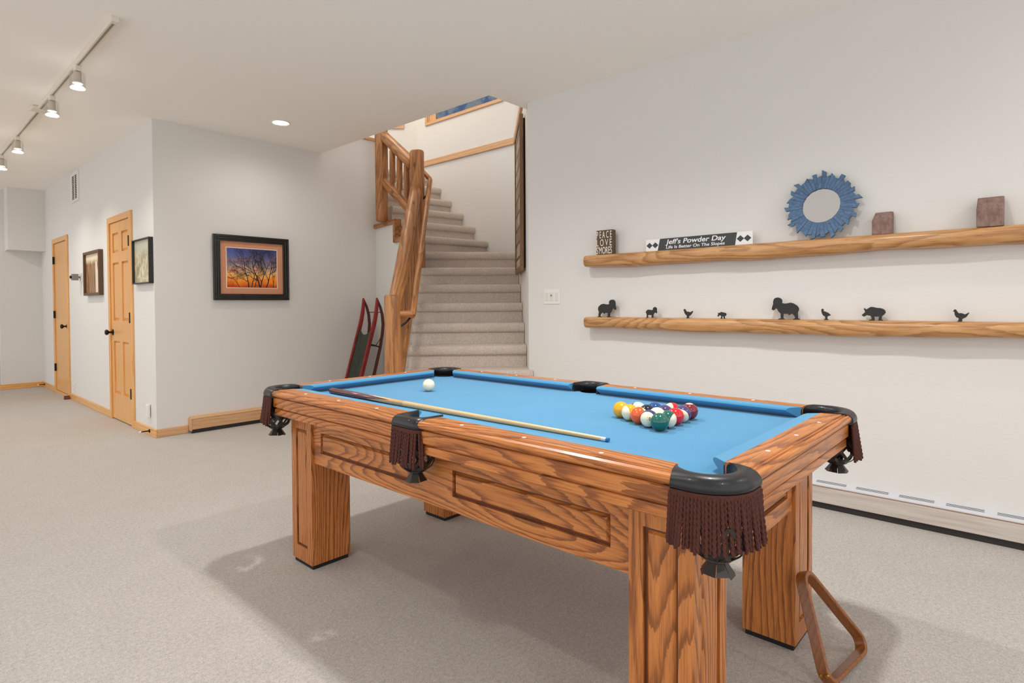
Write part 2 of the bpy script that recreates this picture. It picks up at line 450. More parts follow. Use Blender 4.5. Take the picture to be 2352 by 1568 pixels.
def forest_mat():
    k = NT('sepia_forest'); co = k.coords(); v = k.mapping(co, (1, 26, 5))
    n = k.noise(v, 1, 4, .7); sep = k.n.new('ShaderNodeSeparateXYZ'); k.link(co, sep.inputs[0])
    trees = k.ramp(n, [(.35, srgb(96, 62, 34)), (.55, srgb(160, 112, 66)), (.72, srgb(214, 178, 128))])
    sky = k.ramp(k.math('ADD', sep.outputs[2], k.math('MULTIPLY', n, .05)), [(.13, (0, 0, 0)), (.19, (1, 1, 1))])
    c = k.mix(sky, trees, srgb(236, 222, 190))
    river = k.math('ABSOLUTE', k.math('ADD', sep.outputs[1], k.math('MULTIPLY_ADD', sep.outputs[2], -.18, .16)))
    wd = k.math('MULTIPLY_ADD', sep.outputs[2], -.16, .055)
    rv = k.math('MULTIPLY', k.math('LESS_THAN', river, wd), k.math('LESS_THAN', sep.outputs[2], .13))
    c = k.mix(rv, c, srgb(232, 216, 196))
    k.set(Base_Color=c, Roughness=.3); return k.m
pic_frame('picture_frame', 'brown framed sepia forest picture between the two pine doors', (XD, 8.01, 1.578), .70, .505, .045, .03, plain('brown_frame', srgb(92, 66, 44), .45), None, forest_mat())
def map_mat():
    k = NT('pale_mountain_print'); co = k.coords()
    n = k.noise(co, 9, 6, .7, dist=1.2); sep = k.n.new('ShaderNodeSeparateXYZ'); k.link(co, sep.inputs[0])
    c = k.ramp(n, [(.36, srgb(150, 134, 100)), (.5, srgb(196, 186, 152)), (.62, srgb(226, 220, 194))])
    sky = k.ramp(k.math('ADD', sep.outputs[2], k.math('MULTIPLY', n, .12)), [(.11, (0, 0, 0)), (.17, (1, 1, 1))])
    c = k.mix(sky, c, srgb(196, 200, 176)); k.set(Base_Color=c, Roughness=.25); return k.m
pic_frame('picture_frame', 'thin black framed pale mountain print beside the six-panel door', (XD, 6.21, 1.618), .505, .42, .04, .012, plain('black_frame_thin', srgb(32, 28, 26), .4), None, map_mat())

# air vent
t = thing('air_vent', (XD, 8.895, 2.685), 'white slotted air vent high on the hall wall', 'vent')
b = MB()
b.box(-.012, 0, -.20, .20, -.185, -.15); b.box(-.012, 0, -.20, .20, .15, .185); b.box(-.012, 0, -.20, -.13, -.15, .15); b.box(-.012, 0, .13, .20, -.15, .15); b.box(-.012, 0, -.012, .012, -.15, .15)
b.build('grille_frame', white_plastic, t, bevel=.002)
b = MB(); b.box(-.002, 0, -.13, .13, -.15, .15); b.build('duct_opening', dark_slot, t)
b = MB()
for i in range(14):
    z = -.14 + i * .0215
    b.hexa([(-.010, -.13, z), (-.010, .13, z), (-.002, .13, z + .007), (-.002, -.13, z + .007), (-.010, -.13, z + .005), (-.010, .13, z + .005), (-.002, .13, z + .012), (-.002, -.13, z + .012)])
b.build('slats', white_plastic, t)

# thermostat-like wall device
t = thing('wall_thermostat', (XD, 8.66, 1.555), 'small grey thermostat with black dial on a white wall plate', 'thermostat')
b = MB(); b.box(-.012, 0, -.035, .035, -.06, .06); b.build('wall_plate', white_plastic, t, bevel=.003)
b = MB(); b.tube([(-.012, .0, 0), (-.04, .0, 0)], .012, 10); b.box(-.098, -.034, -.035, .035, -.038, .038); b.build('housing', plain('grey_housing', srgb(134, 124, 112), .4), t, bevel=.004)
b = MB(); b.tube([(-.098, 0, 0), (-.116, 0, 0)], .018, 14); b.build('dial', black_rubber, t, smooth=True, bevel=.003)

def outlet(y, z, label, box):
    t = thing('wall_outlet', (XD, y, z), label, 'outlet', 'outlets on the hall wall')
    b = MB(); b.box(-.007, 0, -.036, .036, -.06, .06); b.build('cover_plate', white_plastic, t, bevel=.003)
    sm = plain('socket_white', srgb(214, 210, 204), .4)
    for dz in (-.025, .025):
        b = MB(); b.box(-.009, -.006, -.014, .014, dz - .014, dz + .014); b.build('socket', sm, t, bevel=.003)
    if box:
        b = MB(); b.box(-.035, -.007, -.055, -.005, -.06, .062); b.build('plug_in_unit', white_plastic, t, bevel=.006)
outlet(6.15, .225, 'white outlet with plug-in unit low beside the wall corner', True)
outlet(9.14, .16, 'white outlet low on the hall wall beside the flush pine door', False)

def doorstop(loc, d, label):
    t = thing('door_stop', loc, label, 'door stop', 'baseboard door stops')
    q = Vector((0, 0, 1)).rotation_difference(Vector(d)).to_matrix().to_4x4()
    b = MB(); b.lathe([(.016, 0), (.016, .006), (.006, .010), (.005, .075)], 12, q); b.build('rod', black_metal, t, smooth=True)
    b = MB(); b.lathe([(.009, .07), (.009, .085), (.004, .088)], 12, q); b.build('rubber_tip', white_plastic, t, smooth=True)
doorstop((XD - .016, 6.09, .045), (-1, 0, 0), 'black door stop on the baseboard near the wall corner')
doorstop((XD - .016, 10.95, .045), (-1, 0, 0), 'black door stop on the baseboard in the far hall corner')
b = MB(); b.plate([(0, -.03, 0), (0, .03, 0), (0, .0, .05)], (-.06, 0, 0))
tag(b.build('door_wedge', plain('dark_red_wood', srgb(96, 40, 24), .5), None, (XD - .021, 9.30, 0), bevel=.003), 'small dark red wedge at the foot of the flush pine door', 'door wedge')

# ------------------------------------------------------------------ track light and downlights
t = thing('track_light_rail', (.985, 4.02, H), 'long off-white ceiling track with four lamp heads', 'track light')
b = MB(); b.box(-.018, .018, 0, 2.24, -.03, 0); b.build('rail', offwhite_metal, t, bevel=.003)
b = MB(); b.box(-.018, .018, 2.34, 5.6, -.03, 0); b.build('rail', offwhite_metal, t, bevel=.003)
b = MB(); b.box(-.006, .006, .04, 2.22, -.0315, -.029); b.box(-.006, .006, 2.36, 5.58, -.0315, -.029); b.build('conductor_slot', conductor, t)
b = MB(); b.box(-.06, .06, 2.235, 2.345, -.034, 0); b.build('feed_connector', offwhite_metal, t, bevel=.012)
b = MB(); b.box(-.021, .021, -.008, .008, -.031, 0); b.build('end_cap', offwhite_metal, t, bevel=.003)
hl = ['clear glass track lamp nearest the loose end of the ceiling track', 'clear glass track lamp beside the ceiling track feed connector', 'third clear glass track lamp from the track end cap', 'clear glass track lamp deepest in the hall']
proto = None
for i, y in enumerate((4.95, 5.80, 7.42, 8.45)):
    loc = (.985, y, H - .03)
    if proto is None:
        proto = thing('track_lamp', loc, hl[0], 'lamp', 'lamps on the ceiling track')
        b = MB(); b.box(-.019, .019, -.032, .032, -.038, 0); b.build('adapter', offwhite_metal, proto, bevel=.004)
        b = MB(); b.lathe([(.022, -.04), (.024, -.045), (.024, -.105), (.030, -.112), (.030, -.120)], 18); b.build('socket', plain('lamp_socket', srgb(196, 186, 172), .5), proto, smooth=True)
        b = MB(); n = 28
        b.lathe([(.02, -.040), (.040, -.042), (.046, -.050), (.046, -.150), (.043, -.150), (.043, -.052), (.038, -.046), (.02, -.044)], n, None, False); b.build('glass_shade', clear_glass, proto, smooth=True)
        b = MB(); b.lathe([(.020, -.136), (.034, -.141), (.043, -.150), (.043, -.155)], 22); b.build('bulb', lamp_glow, proto, smooth=True)
    else: dup(proto, loc, hl[i])

def downlight(x, y, label):
    t = thing('recessed_downlight', (x, y, H), label, 'downlight', 'recessed ceiling downlights')
    b = MB(); b.lathe([(.088, 0), (.090, -.004), (.080, -.008), (.068, -.003), (.066, 0)], 32, None, False); b.build('trim_ring', white_plastic, t, smooth=True)
    b = MB(); b.lathe([(.066, -.001), (.050, -.005), (.001, -.006)], 28); b.build('lens', lamp_glow, t, smooth=True)
downlight(2.578, 5.226, 'round recessed downlight glowing in the ceiling before the sunset picture')

# ------------------------------------------------------------------ sunset picture
def sunset():
    k = NT('sunset_photo'); co = k.coords(); sep = k.n.new('ShaderNodeSeparateXYZ'); k.link(co, sep.inputs[0])
    n = k.noise(k.mapping(co, (6, 1, 12)), 1, 5, .65)
    h = k.math('ADD', k.math('MULTIPLY_ADD', sep.outputs[2], 2.4, .38), k.math('MULTIPLY', n, .25))
    c = k.ramp(h, [(.05, srgb(196, 60, 20)), (.2, srgb(255, 150, 36)), (.36, srgb(250, 190, 110)), (.5, srgb(206, 170, 150)), (.62, srgb(140, 130, 150)), (.85, srgb(84, 98, 160)), (1, srgb(60, 76, 140))])
    cl = k.noise(k.mapping(co, (7, 1, 22), (3, 0, 1)), 1, 3, .6)
    c = k.mix(k.ramp(cl, [(.58, (0, 0, 0)), (.68, (.85, .85, .85))]), c, srgb(226, 96, 70))
    c = k.mix(k.ramp(k.noise(k.mapping(co, (7, 1, 20), (8, 0, 4)), 1, 3, .6), [(.6, (0, 0, 0)), (.7, (.7, .7, .7))]), c, srgb(60, 44, 40))
    k.set(Base_Color=c, Roughness=.3); return k.m
def matb():
    k = NT('tan_mat_board'); co = k.coords(); n = k.noise(co, 120, 2, .5)
    k.set(Base_Color=k.ramp(n, [(.3, srgb(196, 132, 98)), (.7, srgb(214, 154, 120))]), Roughness=.7); return k.m
FX, FZ = (2.2285 + 2.987) / 2, (1.899 + 1.254) / 2
sp = pic_frame('picture_frame', 'black framed sunset photograph of bare trees on the back wall', (FX, YP, FZ), .76, .645, .035, .062, plain('black_frame', srgb(20, 19, 19), .3, coat=.3), None, sunset(), 'x', .065, matb(), plain('cream_liner', srgb(236, 214, 186), .6))
b = MB(); bw, bh, fw = .38, .3225, .062
for o, dpt in ((.012, .008), (.034, .006)):
    for a in ((-bw + o, bw - o, -bh + o, -bh + o + .008), (-bw + o, bw - o, bh - o - .008, bh - o), (-bw + o, -bw + o + .008, -bh + o, bh - o), (bw - o - .008, bw - o, -bh + o, bh - o)):
        b.box(a[0], a[1], -.035 - dpt, -.034, a[2], a[3])
b.build('frame_bead', plain('black_frame_bead', srgb(26, 25, 26), .25, coat=.4), sp, bevel=.003)
# bare branches printed on the photograph: thin relief, same plane as the print
b = MB(); rnd = random.Random(5)
PW, PH = .38 - .062 - .065, .3225 - .062 - .065
yy = -.035 * .49 - .0004
def seg(b, p, q, w0, w1):
    d = Vector((q[0] - p[0], q[1] - p[1])); n_ = Vector((-d.y, d.x)).normalized()
    pts = [(p[0] + n_.x * w0, p[1] + n_.y * w0), (p[0] - n_.x * w0, p[1] - n_.y * w0), (q[0] - n_.x * w1, q[1] - n_.y * w1), (q[0] + n_.x * w1, q[1] + n_.y * w1)]
    pts = [(max(-PW, min(PW, a)), max(-PH, min(PH, c))) for a, c in pts]
    v = [b.bm.verts.new((a, yy - rnd.random() * .0003, c)) for a, c in pts]; b.face(v)
def branch(p, ang, ln, wd, lev):
    q = p; a = ang
    for i in range(3):
        a += rnd.uniform(-.22, .22); r_ = (q[0] + math.sin(a) * ln / 3, q[1] + math.cos(a) * ln / 3)
        if abs(r_[0]) > PW or r_[1] > PH: return
        seg(b, q, r_, wd * (1 - i * .22), wd * (1 - (i + 1) * .22)); q = r_
        if lev > 0:
            branch(q, a + rnd.choice((-1, 1)) * rnd.uniform(.35, .95), ln * rnd.uniform(.5, .75), max(.0006, wd * .5), lev - 1)
    if lev > 0: branch(q, a + rnd.uniform(-.3, .3), ln * .7, max(.0006, wd * .45), lev - 1)
for x, a, l_, w_ in ((-.04, -.15, .17, .006), (-.01, .1, .19, .0045), (.075, -.3, .21, .008), (.08, .1, .2, .006), (.14, .35, .2, .006), (.21, .1, .16, .004), (-.13, -.6, .14, .003), (.02, .4, .22, .004)):
    branch((x, -PH + .001), a, l_, w_, 4)
b.build('branch_print', plain('branch_ink', srgb(34, 24, 26), .5), sp)

# ------------------------------------------------------------------ baseboard heaters
def heater(name, label, loc, length, rot, cov, top, slots):
    """local: x along the wall, -y into the room"""
    t = thing(name, loc, label, 'heater', 'baseboard heaters', rotz=rot)
    z0, z1, z2, dp = .036, .130, .155, .07
    b = MB()
    b.box(0, length, -dp, -dp + .014, z0, z1); b.build('front_cover', cov, t, bevel=.003)
    b = MB(); b.hexa([(0, -dp, z1 + .001), (length, -dp, z1 + .001), (length, 0, z2 - .012), (0, 0, z2 - .012), (0, -dp, z1 + .010), (length, -dp, z1 + .010), (length, 0, z2), (0, 0, z2)]); b.build('top_cover', top, t, bevel=.002)
    b = MB(); b.box(-.014, 0, -dp - .004, 0, z0 - .01, z1 + .014); b.build('end_cap', cov, t, bevel=.003)
    b = MB(); b.tube([(.02, -.035, .07), (length, -.035, .07)], .012, 10)
    for i in range(int(length / .02)): b.box(.03 + i * .02, .032 + i * .02, -.054, -.006, .045, .10)
    b.build('fin_tube', gap_black, t)
    b = MB(); b.box(.0, length, -dp + .012, -dp + .018, 0.0, z0 + .012); b.build('shade_strip', gap_black, t)  # dark strip standing in for the shade on the carpet under the heater
    if slots:
        b = MB()
        for s0 in slots:
            for j in range(3):
                yy_ = -dp + .026 + j * .010; f = (yy_ + dp) / dp; zz = z1 + .010 + f * (z2 - z1 - .010)
                b.hexa([(s0, yy_, zz - .001), (s0 + .155, yy_, zz - .001), (s0 + .155, yy_ + .002, zz), (s0, yy_ + .002, zz), (s0, yy_, zz + .0008), (s0 + .155, yy_, zz + .0008), (s0 + .155, yy_ + .002, zz + .0017), (s0, yy_ + .002, zz + .0017)])
        b.build('vent_slots', dark_slot, t)
        b = MB(); b.box(0, length, -dp - .001, -dp + .004, z1 - .002, z1 + .0025); b.build('edge_strip', plain('brown_edge', srgb(150, 110, 84), .5), t)
heater('baseboard_heater', 'wood-covered baseboard heater below the sunset picture', (2.0, YP, 0), 1.75, 0, trimw['x'], trimw['x'], None)
def whitewash():
    k = NT('whitewashed_wood'); co = k.coords(); n = k.noise(k.mapping(co, (3, 40, 60)), 1, 4, .6)
    k.set(Base_Color=k.ramp(n, [(.3, srgb(182, 170, 160)), (.7, srgb(208, 200, 192))]), Roughness=.5); return k.m
heater('baseboard_heater', 'whitewashed baseboard heater along the wall below the shelves', (XS, 2.70, 0), 4.2, -PI / 2, whitewash(), plain('grey_top', srgb(206, 208, 214), .4), [2.70 - .96 + k * .2045 for k in range(-8, 12)])

# switch plate
t = thing('light_switch_plate', (XS, 2.96, 1.257), 'white triple switch plate left of the wooden shelves', 'light switch')
b = MB(); b.box(-.007, 0, -.084, .084, -.06, .06); b.build('cover_plate', white_plastic, t, bevel=.003)
sw = plain('switch_white', srgb(216, 213, 206), .35)
for j, yv in enumerate((.052, .0, -.052)):
    b = MB(); b.box(-.011, -.006, yv - .017, yv + .017, -.034, .034); b.build('rocker', sw, t, bevel=.003)
b = MB(); b.box(-.02, -.010, -.006, .006, .004, .018); b.build('dimmer_slider', plain('dimmer_grey', srgb(150, 146, 140), .4), t, bevel=.002)
# ------------------------------------------------------------------ staircase
stair = thing('staircase', (4.2, 4.6, 0), 'carpeted staircase rising to the upper floor beside the log railing', 'staircase')
so = -Vector(stair.location)
def step(PL, PR, back, depth, z, rise, backL=None):
    PL = Vector((PL[0], PL[1], 0)); PR = Vector((PR[0], PR[1], 0)); back = Vector((back[0], back[1], 0)).normalized(); backL = Vector((backL[0], backL[1], 0)).normalized() if backL else back
    prof = [(depth, z - rise - .03), (.032, z - rise - .03), (.032, z - .085), (.018, z - .084), (.006, z - .074), (0, z - .055), (0, z - .032), (.006, z - .013), (.018, z - .003), (.034, z), (depth, z)]
    b = MB()
    n = 14; rings = []
    for i in range(n + 1):
        p = PL.lerp(PR, i / n)
        bk = backL.lerp(back, i / n); rings.append([p + bk * bb + Vector((0, 0, zz)) + so for bb, zz in prof])
    b.loft(rings, True, True)
    return b.build('step', stair_carpet, stair, smooth=True, angle=50)
S0, G, Z0 = -.054, .264, .641
ub = (R2, R2)
WL = 1.16
for k in range(-2, 7):
    z = Z0 + .19 * k if k >= 0 else (.427 if k == -1 else .214)
    s = S0 + G * k
    wr = .004 if k > 0 else (-.03 if k == 0 else -.03)
    rise = .19 if k > 0 else .214
    if k < 6: step(L(s, WL if k < 5 else 1.2).xy, L(s, wr).xy, ub, G + .06, z, rise)
    else:
        step(L(s, 1.12).xy, L(s, .004).xy, ub, .28, z, rise)
yo = [4.975, 5.194, 5.408, 5.635, 5.834, 6.06]
yi = [5.10, 5.345, 5.56, 5.78, 5.96, 6.12]
for j in range(6):
    xi = 4.108 - (5.942 - yi[j]) * .2093 + .055
    step((xi, yi[j]), (XF - .004, yo[j]), (0, 1), .36, 1.971 + .19 * j, .19, (.205, .979))
b = MB(); b.box(2.6, XF, 6.3, 8.6, 2.9, 3.111); b.build('landing', stair_carpet, stair, loc=so) if False else b.bm.free()

# ------------------------------------------------------------------ log railing
def log_between(par, name, p, q, r0, r1=None, mat=None, n=18, wob=.05, rings=14, seed=0, flat=None, tipr=None):
    p = Vector(p); q = Vector(q); d = q - p; ln = d.length; r1 = r0 if r1 is None else r1
    rnd = random.Random(seed + 11)
    ph = [rnd.random() * 6.28 for _ in range(6)]
    b = MB(); R = []
    zs = [i / rings for i in range(rings + 1)]
    def ring(t, sc_):
        rr = r0 + (r1 - r0) * t
        return [Vector((math.cos(a) * rr * sc_ * (1 + wob * (math.sin(2 * a + ph[0] + 2 * t) * .5 + math.sin(3 * a + ph[1] - 3 * t) * .35)), math.sin(a) * rr * sc_ * (1 + wob * (math.sin(2 * a + ph[0] + 2 * t) * .5 + math.sin(3 * a + ph[1] - 3 * t) * .35)), t * ln)) for a in [2 * PI * k / n for k in range(n)]]
    e = min(.012, ln * .03) / ln
    R.append(ring(0, .86)); R.append(ring(e, 1))
    for t in zs[1:-1]: R.append(ring(t, 1 + wob * .25 * math.sin(7 * t + ph[2])))
    R.append(ring(1 - e, 1)); R.append(ring(1, .86))
    b.loft(R)
    o = b.build(name, mat or logw['z'], par, smooth=True, angle=60)
    o.location = p - Vector(par.location)
    o.rotation_mode = 'QUATERNION'; o.rotation_quaternion = Vector((0, 0, 1)).rotation_difference(d.normalized())
    return o
PN = L(-.40, 1.085); PM = Vector((3.935, 4.925, 0)); PU = Vector((3.975, 5.625, 0))
rail = thing('stair_railing', (PN.x, PN.y, 0), 'rustic log railing with round posts beside the carpeted stairs', 'railing')
log_between(rail, 'newel_post', (PN.x, PN.y, 0), (PN.x, PN.y, 1.275), .066, .063, seed=1)
log_between(rail, 'corner_post', (PM.x, PM.y, 1.55), (PM.x, PM.y, 2.84), .078, .074, seed=2)
log_between(rail, 'upper_post', (PU.x, PU.y, 2.16), (PU.x, PU.y, 3.45), .070, .074, seed=3)
T0 = L(-.385, 1.075, 1.13); T1 = L(1.245, 1.09, 2.40)
log_between(rail, 'top_rail', T0, T1, .066, .060, seed=4)
B0 = L(-.36, 1.075, .55); B1 = L(1.28, 1.08, 1.76)
log_between(rail, 'bottom_rail', B0, B1, .052, .050, seed=5)
for i, t in enumerate((.14, .28, .42, .56, .70, .84)):
    a = B0.lerp(B1, t); c = T0.lerp(T1, t)
    log_between(rail, 'baluster', (a.x, a.y, a.z), (a.x, a.y, c.z), .030, .030, seed=20 + i)
U0 = Vector((3.92, 4.98, 2.70)); U1 = Vector((3.99, 5.63, 3.17))
log_between(rail, 'top_rail', U0, U1, .062, .060, seed=6)
V0 = Vector((3.92, 4.95, 2.155)); V1 = Vector((3.99, 5.60, 2.625))
log_between(rail, 'bottom_rail', V0, V1, .050, .050, seed=7)
for i, t in enumerate((.24, .47, .70)):
    a = V0.lerp(V1, t); c = U0.lerp(U1, t)
    z0, z1 = a.z + .03, c.z - .03
    b = MB()
    b.tube([(0, 0, 0), (0, 0, .05), (0, 0, .065), (0, 0, z1 - z0 - .07), (0, 0, z1 - z0 - .05), (0, 0, z1 - z0)], [.022, .022, .033, .033, .024, .024], 14)
    o = b.build('baluster', logw['z'], rail, smooth=True, angle=50); o.location = Vector((a.x, a.y, z0)) - Vector(rail.location)

# graspable handrail on brackets
H0 = L(-.40, .935, 1.11); H1 = L(1.45, .955, 2.56); H2 = Vector((4.13, 5.62, 3.13))
hr = thing('handrail', (H0.x, H0.y, 0), 'slim round wooden handrail fixed along the inside of the log railing', 'handrail')
log_between(hr, 'lower_rod', H0, H1, .026, .026, seed=31, wob=.04, n=14)
log_between(hr, 'upper_rod', H1, H2, .026, .026, seed=32, wob=.04, n=14)
log_between(hr, 'return_end', L(-.385, .93, 1.125), L(-.40, 1.035, 1.125), .028, .028, seed=33, wob=.03, n=14)
hro = -Vector(hr.location)
def bracket(p, q):
    p = Vector(p) + hro; q = Vector(q) + hro
    b = MB(); b.tube([p, p + (q - p) * .5 + Vector((0, 0, -.012)), q], .008, 8); b.build('bracket', black_metal, hr, smooth=True)
bracket(L(-.39, 1.03, 1.03), L(-.36, .945, 1.11)); bracket(L(1.30, 1.01, 2.32), L(1.36, .955, 2.46))

# ------------------------------------------------------------------ tall collage frame on the stair wall
nb = Vector((-R2, R2, 0)); ubv = Vector((R2, R2, 0))
CO = L(.27, .0, 1.50)
t = thing('picture_frame', CO, 'tall brown framed collage hanging on the narrow stair wall, seen edge-on', 'picture')
MC = frame_mtx((0, 0, 0), tuple(ubv), (0, 0, 1), tuple(nb))
cw, ch = .84, 1.40
brown = wood('collage_frame_wood', 'z', base=srgb(112, 76, 46), dark=srgb(70, 46, 28), light=srgb(138, 98, 64), ring=30, amp=.8, rough=.5)
b = MB(); b.box(0, cw, 0, .05, .018, .052, MC); b.box(0, cw, ch - .05, ch, .018, .052, MC); b.box(0, .05, .05, ch - .05, .018, .052, MC); b.box(cw - .05, cw, .05, ch - .05, .018, .052, MC)
b.build('frame', brown, t, bevel=.003)
def collage():
    k = NT('collage_print'); co = k.coords(); br = k.n.new('ShaderNodeTexBrick')
    sep = k.n.new('ShaderNodeSeparateXYZ'); k.link(co, sep.inputs[0]); cb = k.n.new('ShaderNodeCombineXYZ')
    k.link(k.math('MULTIPLY', sep.outputs[0], 1.414), cb.inputs[0]); k.link(sep.outputs[2], cb.inputs[1])
    br.inputs['Scale'].default_value = 4.2; br.inputs['Color1'].default_value = srgb(206, 190, 160); br.inputs['Color2'].default_value = srgb(120, 104, 84)
    br.inputs['Mortar'].default_value = srgb(84, 74, 58); br.inputs['Mortar Size'].default_value = .07; br.inputs['Brick Width'].default_value = .9; br.inputs['Row Height'].default_value = .6
    k.link(cb.outputs[0], br.inputs['Vector'])
    n = k.noise(co, 22, 3, .6)
    k.set(Base_Color=k.mix(k.ramp(n, [(.45, (0, 0, 0)), (.62, (.5, .5, .5))]), br.outputs[0], srgb(70, 66, 54)), Roughness=.6); return k.m
b = MB(); b.box(.05, cw - .05, .05, ch - .05, .02, .042, MC); b.build('print', collage(), t)
b = MB(); b.box(.03, cw - .03, .03, ch - .03, .003, .018, MC); b.build('backing', black_rubber, t)

# ------------------------------------------------------------------ sled
SO = Vector((3.480, 5.815, 0))
sled = thing('sled', SO, 'vintage red and green wooden sled leaning beside the log newel post', 'sled')
lv = Vector((.2894, 0, .9572)); wv = Vector((0, -1, 0)); nv = Vector((.9572, 0, -.2894))
def SP(l, w_, n_): return lv * l + wv * w_ + nv * n_
def red_mat():
    k = NT('sled_red'); co = k.coords(); n = k.noise(co, 14, 4, .6)
    k.set(Base_Color=k.ramp(n, [(.35, srgb(112, 24, 20)), (.6, srgb(148, 34, 28)), (.75, srgb(90, 40, 28))]), Roughness=.4); return k.m
sred = red_mat()
sbrown = plain('sled_runner_brown', srgb(84, 34, 24), .45)
def green_mat():
    k = NT('sled_green'); co = k.coords(); n = k.noise(k.mapping(co, (20, 20, 3)), 1, 4, .6)
    k.set(Base_Color=k.ramp(n, [(.35, srgb(34, 42, 34)), (.62, srgb(52, 60, 46)), (.8, srgb(92, 74, 48))]), Roughness=.5); return k.m
def bent(b, path, w0, w1, half):
    rings = []
    for i, (l_, n_) in enumerate(path):
        a = path[max(i - 1, 0)]; c = path[min(i + 1, len(path) - 1)]
        d = Vector((c[0] - a[0], c[1] - a[1])).normalized(); nn = Vector((-d.y, d.x)); h = half[i] if isinstance(half, list) else half
        p0 = (l_ - nn.x * h, n_ - nn.y * h); p1 = (l_ + nn.x * h, n_ + nn.y * h)
        rings.append([SP(p0[0], w0, p0[1]), SP(p0[0], w1, p0[1]), SP(p1[0], w1, p1[1]), SP(p1[0], w0, p1[1])])
    b.loft(rings)
for w0 in (0, .268):
    b = MB(); bent(b, [(0, .012), (.5, .012), (.9, .012), (1.0, .012), (1.08, .010), (1.16, .002), (1.24, -.012), (1.325, -.036)], w0, w0 + .032, [.02, .02, .02, .02, .019, .018, .014, .003]); b.build('side_rail', sred, sled, bevel=.003)
    b = MB(); bent(b, [(.03, .17), (.5, .17), (.80, .165), (.95, .15), (1.06, .128), (1.16, .088), (1.24, .035), (1.325, -.036)], w0 + .006, w0 + .026, [.016, .016, .016, .016, .016, .015, .013, .003]); b.build('runner', sbrown, sled, bevel=.003)
pts = [(0, .03), (0, .27)] + [(.985, .27)] + [(.985 - .085 * math.sin(PI * i / 12) ** .7, .27 - .24 * i / 12) for i in range(1, 12)] + [(.985, .03)]
b = MB(); b.loft([[SP(l_, w_, .004) for l_, w_ in pts], [SP(l_, w_, .018) for l_, w_ in pts]]); b.build('deck', green_mat(), sled)
def strut(p, q, r_):
    b = MB(); b.tube([p, q], r_, 8); b.build('strut', iron, sled, smooth=True)
for l_ in (.30, .80):
    for w_ in (.016, .284): strut(SP(l_, w_, .02), SP(l_, w_, .165), .008)
    strut(SP(l_, .0, .10), SP(l_, .28, .10), .008)
strut(SP(1.18, .016, .055), SP(1.18, .284, .055), .004)
for w_ in (.016, .284): strut(SP(.80, w_, .10), SP(.92, w_, .15), .004); strut(SP(.30, w_, .10), SP(.52, w_, .165), .004)
def text_mesh(name, body, size=1, shear=0, off=0, ext=.002, centre=False):
    cu = bpy.data.curves.new(name, 'FONT'); cu.body = body; cu.size = size; cu.shear = shear; cu.offset = off; cu.extrude = ext
    if centre: cu.align_x = 'CENTER'; cu.align_y = 'CENTER'
    o = bpy.data.objects.new(name, cu); C.objects.link(o); bpy.context.view_layer.update()
    me = bpy.data.meshes.new_from_object(o.evaluated_get(bpy.context.evaluated_depsgraph_get()))
    bpy.data.objects.remove(o); bpy.data.curves.remove(cu); me.name = name; return me
# ------------------------------------------------------------------ pool table
TX, TY = 1.8075, 1.6025; HX, HY = .5875, 1.1275; ZT = .812; ZB = .773
tab = thing('pool_table', (TX, TY, 0), 'oak pool table with bright blue cloth and leather fringed pockets', 'pool table')
RP = [(.09, .697), (.016, .697), (.013, .700), (.013, .7235), (.015, .726), (.021, .728), (.021, .731), (.009, .7345), (.007, .738), (.007, .774), (.009, .777), (.016, .7785), (.016, .7815), (.003, .784), (-.002, .789), (-.004, .797), (0, .805), (.008, .8095), (.0105, .8060), (.0135, .8060), (.0155, .810), (.019, .810), (.0205, .8070), (.0235, .8070), (.026, .812), (.088, .812)]
CP_ = [(.088, .8115), (.122, .811), (.132, .808), (.136, .802), (.133, .797), (.098, .7745), (.088, .7745)]
def rail_seg(kind, sgn, a0, a1, n0, n1, sights):
    """kind 'l': runs along y at x side sgn; 'e': runs along x at y side sgn. a0..a1 wood ends, n0..n1 nose ends"""
    def P(o, t, z):
        return Vector((sgn * (HX - o), t, z)) if kind == 'l' else Vector((t, sgn * (HY - o), z))
    b = MB(); N = 10
    def we(o, a, n_): return a + (1 if n_ * (a1 - a0) > 0 else -1) * 0 + (math.copysign(1, (a1 + a0) / 2 - a) if kind == 'l' else math.copysign(1, -a)) * max(0, o) * (.40 if abs(abs(a) - ws) > .01 else .08)
    b.loft([[P(o, we(o, a0, n0) + (we(o, a1, n1) - we(o, a0, n0)) * i / N, z) for o, z in RP] for i in range(N + 1)])
    r = b.build('rail', oak['y' if kind == 'l' else 'x'], tab, smooth=True, angle=24)
    b = MB()
    def e(o, back, nose): return back + (nose - back) * max(0, (o - .088) / .048)
    b.loft([[P(o, e(o, we(.088, a0, n0), n0), z) for o, z in CP_], [P(o, e(o, we(.088, a1, n1), n1), z) for o, z in CP_]])
    c = b.build('cushion', cloth_m, r, smooth=True, angle=14)
    for s in sights:
        b = MB(); q = P(.046, s, ZT)
        m = Matrix.Translation(q)
        b.lathe([(.0065, -.001), (.0065, .0006), (.0055, .0009)], 14, m); b.build('rail_sight', white_dot, r, smooth=True)
wc, nc, ws, ns = .135, .212, .070, .080
for sg in (-1, 1):
    for h in (-1, 1):
        a0, a1 = h * (HY - wc), h * ws; n0, n1 = h * (HY - nc), h * ns
        rail_seg('l', sg, a0, a1, n0, n1, [h * v for v in (.2335, .4985, .7645)])
    rail_seg('e', sg, -(HX - wc), HX - wc, -(HX - nc), HX - nc, [-.24, 0, .24])
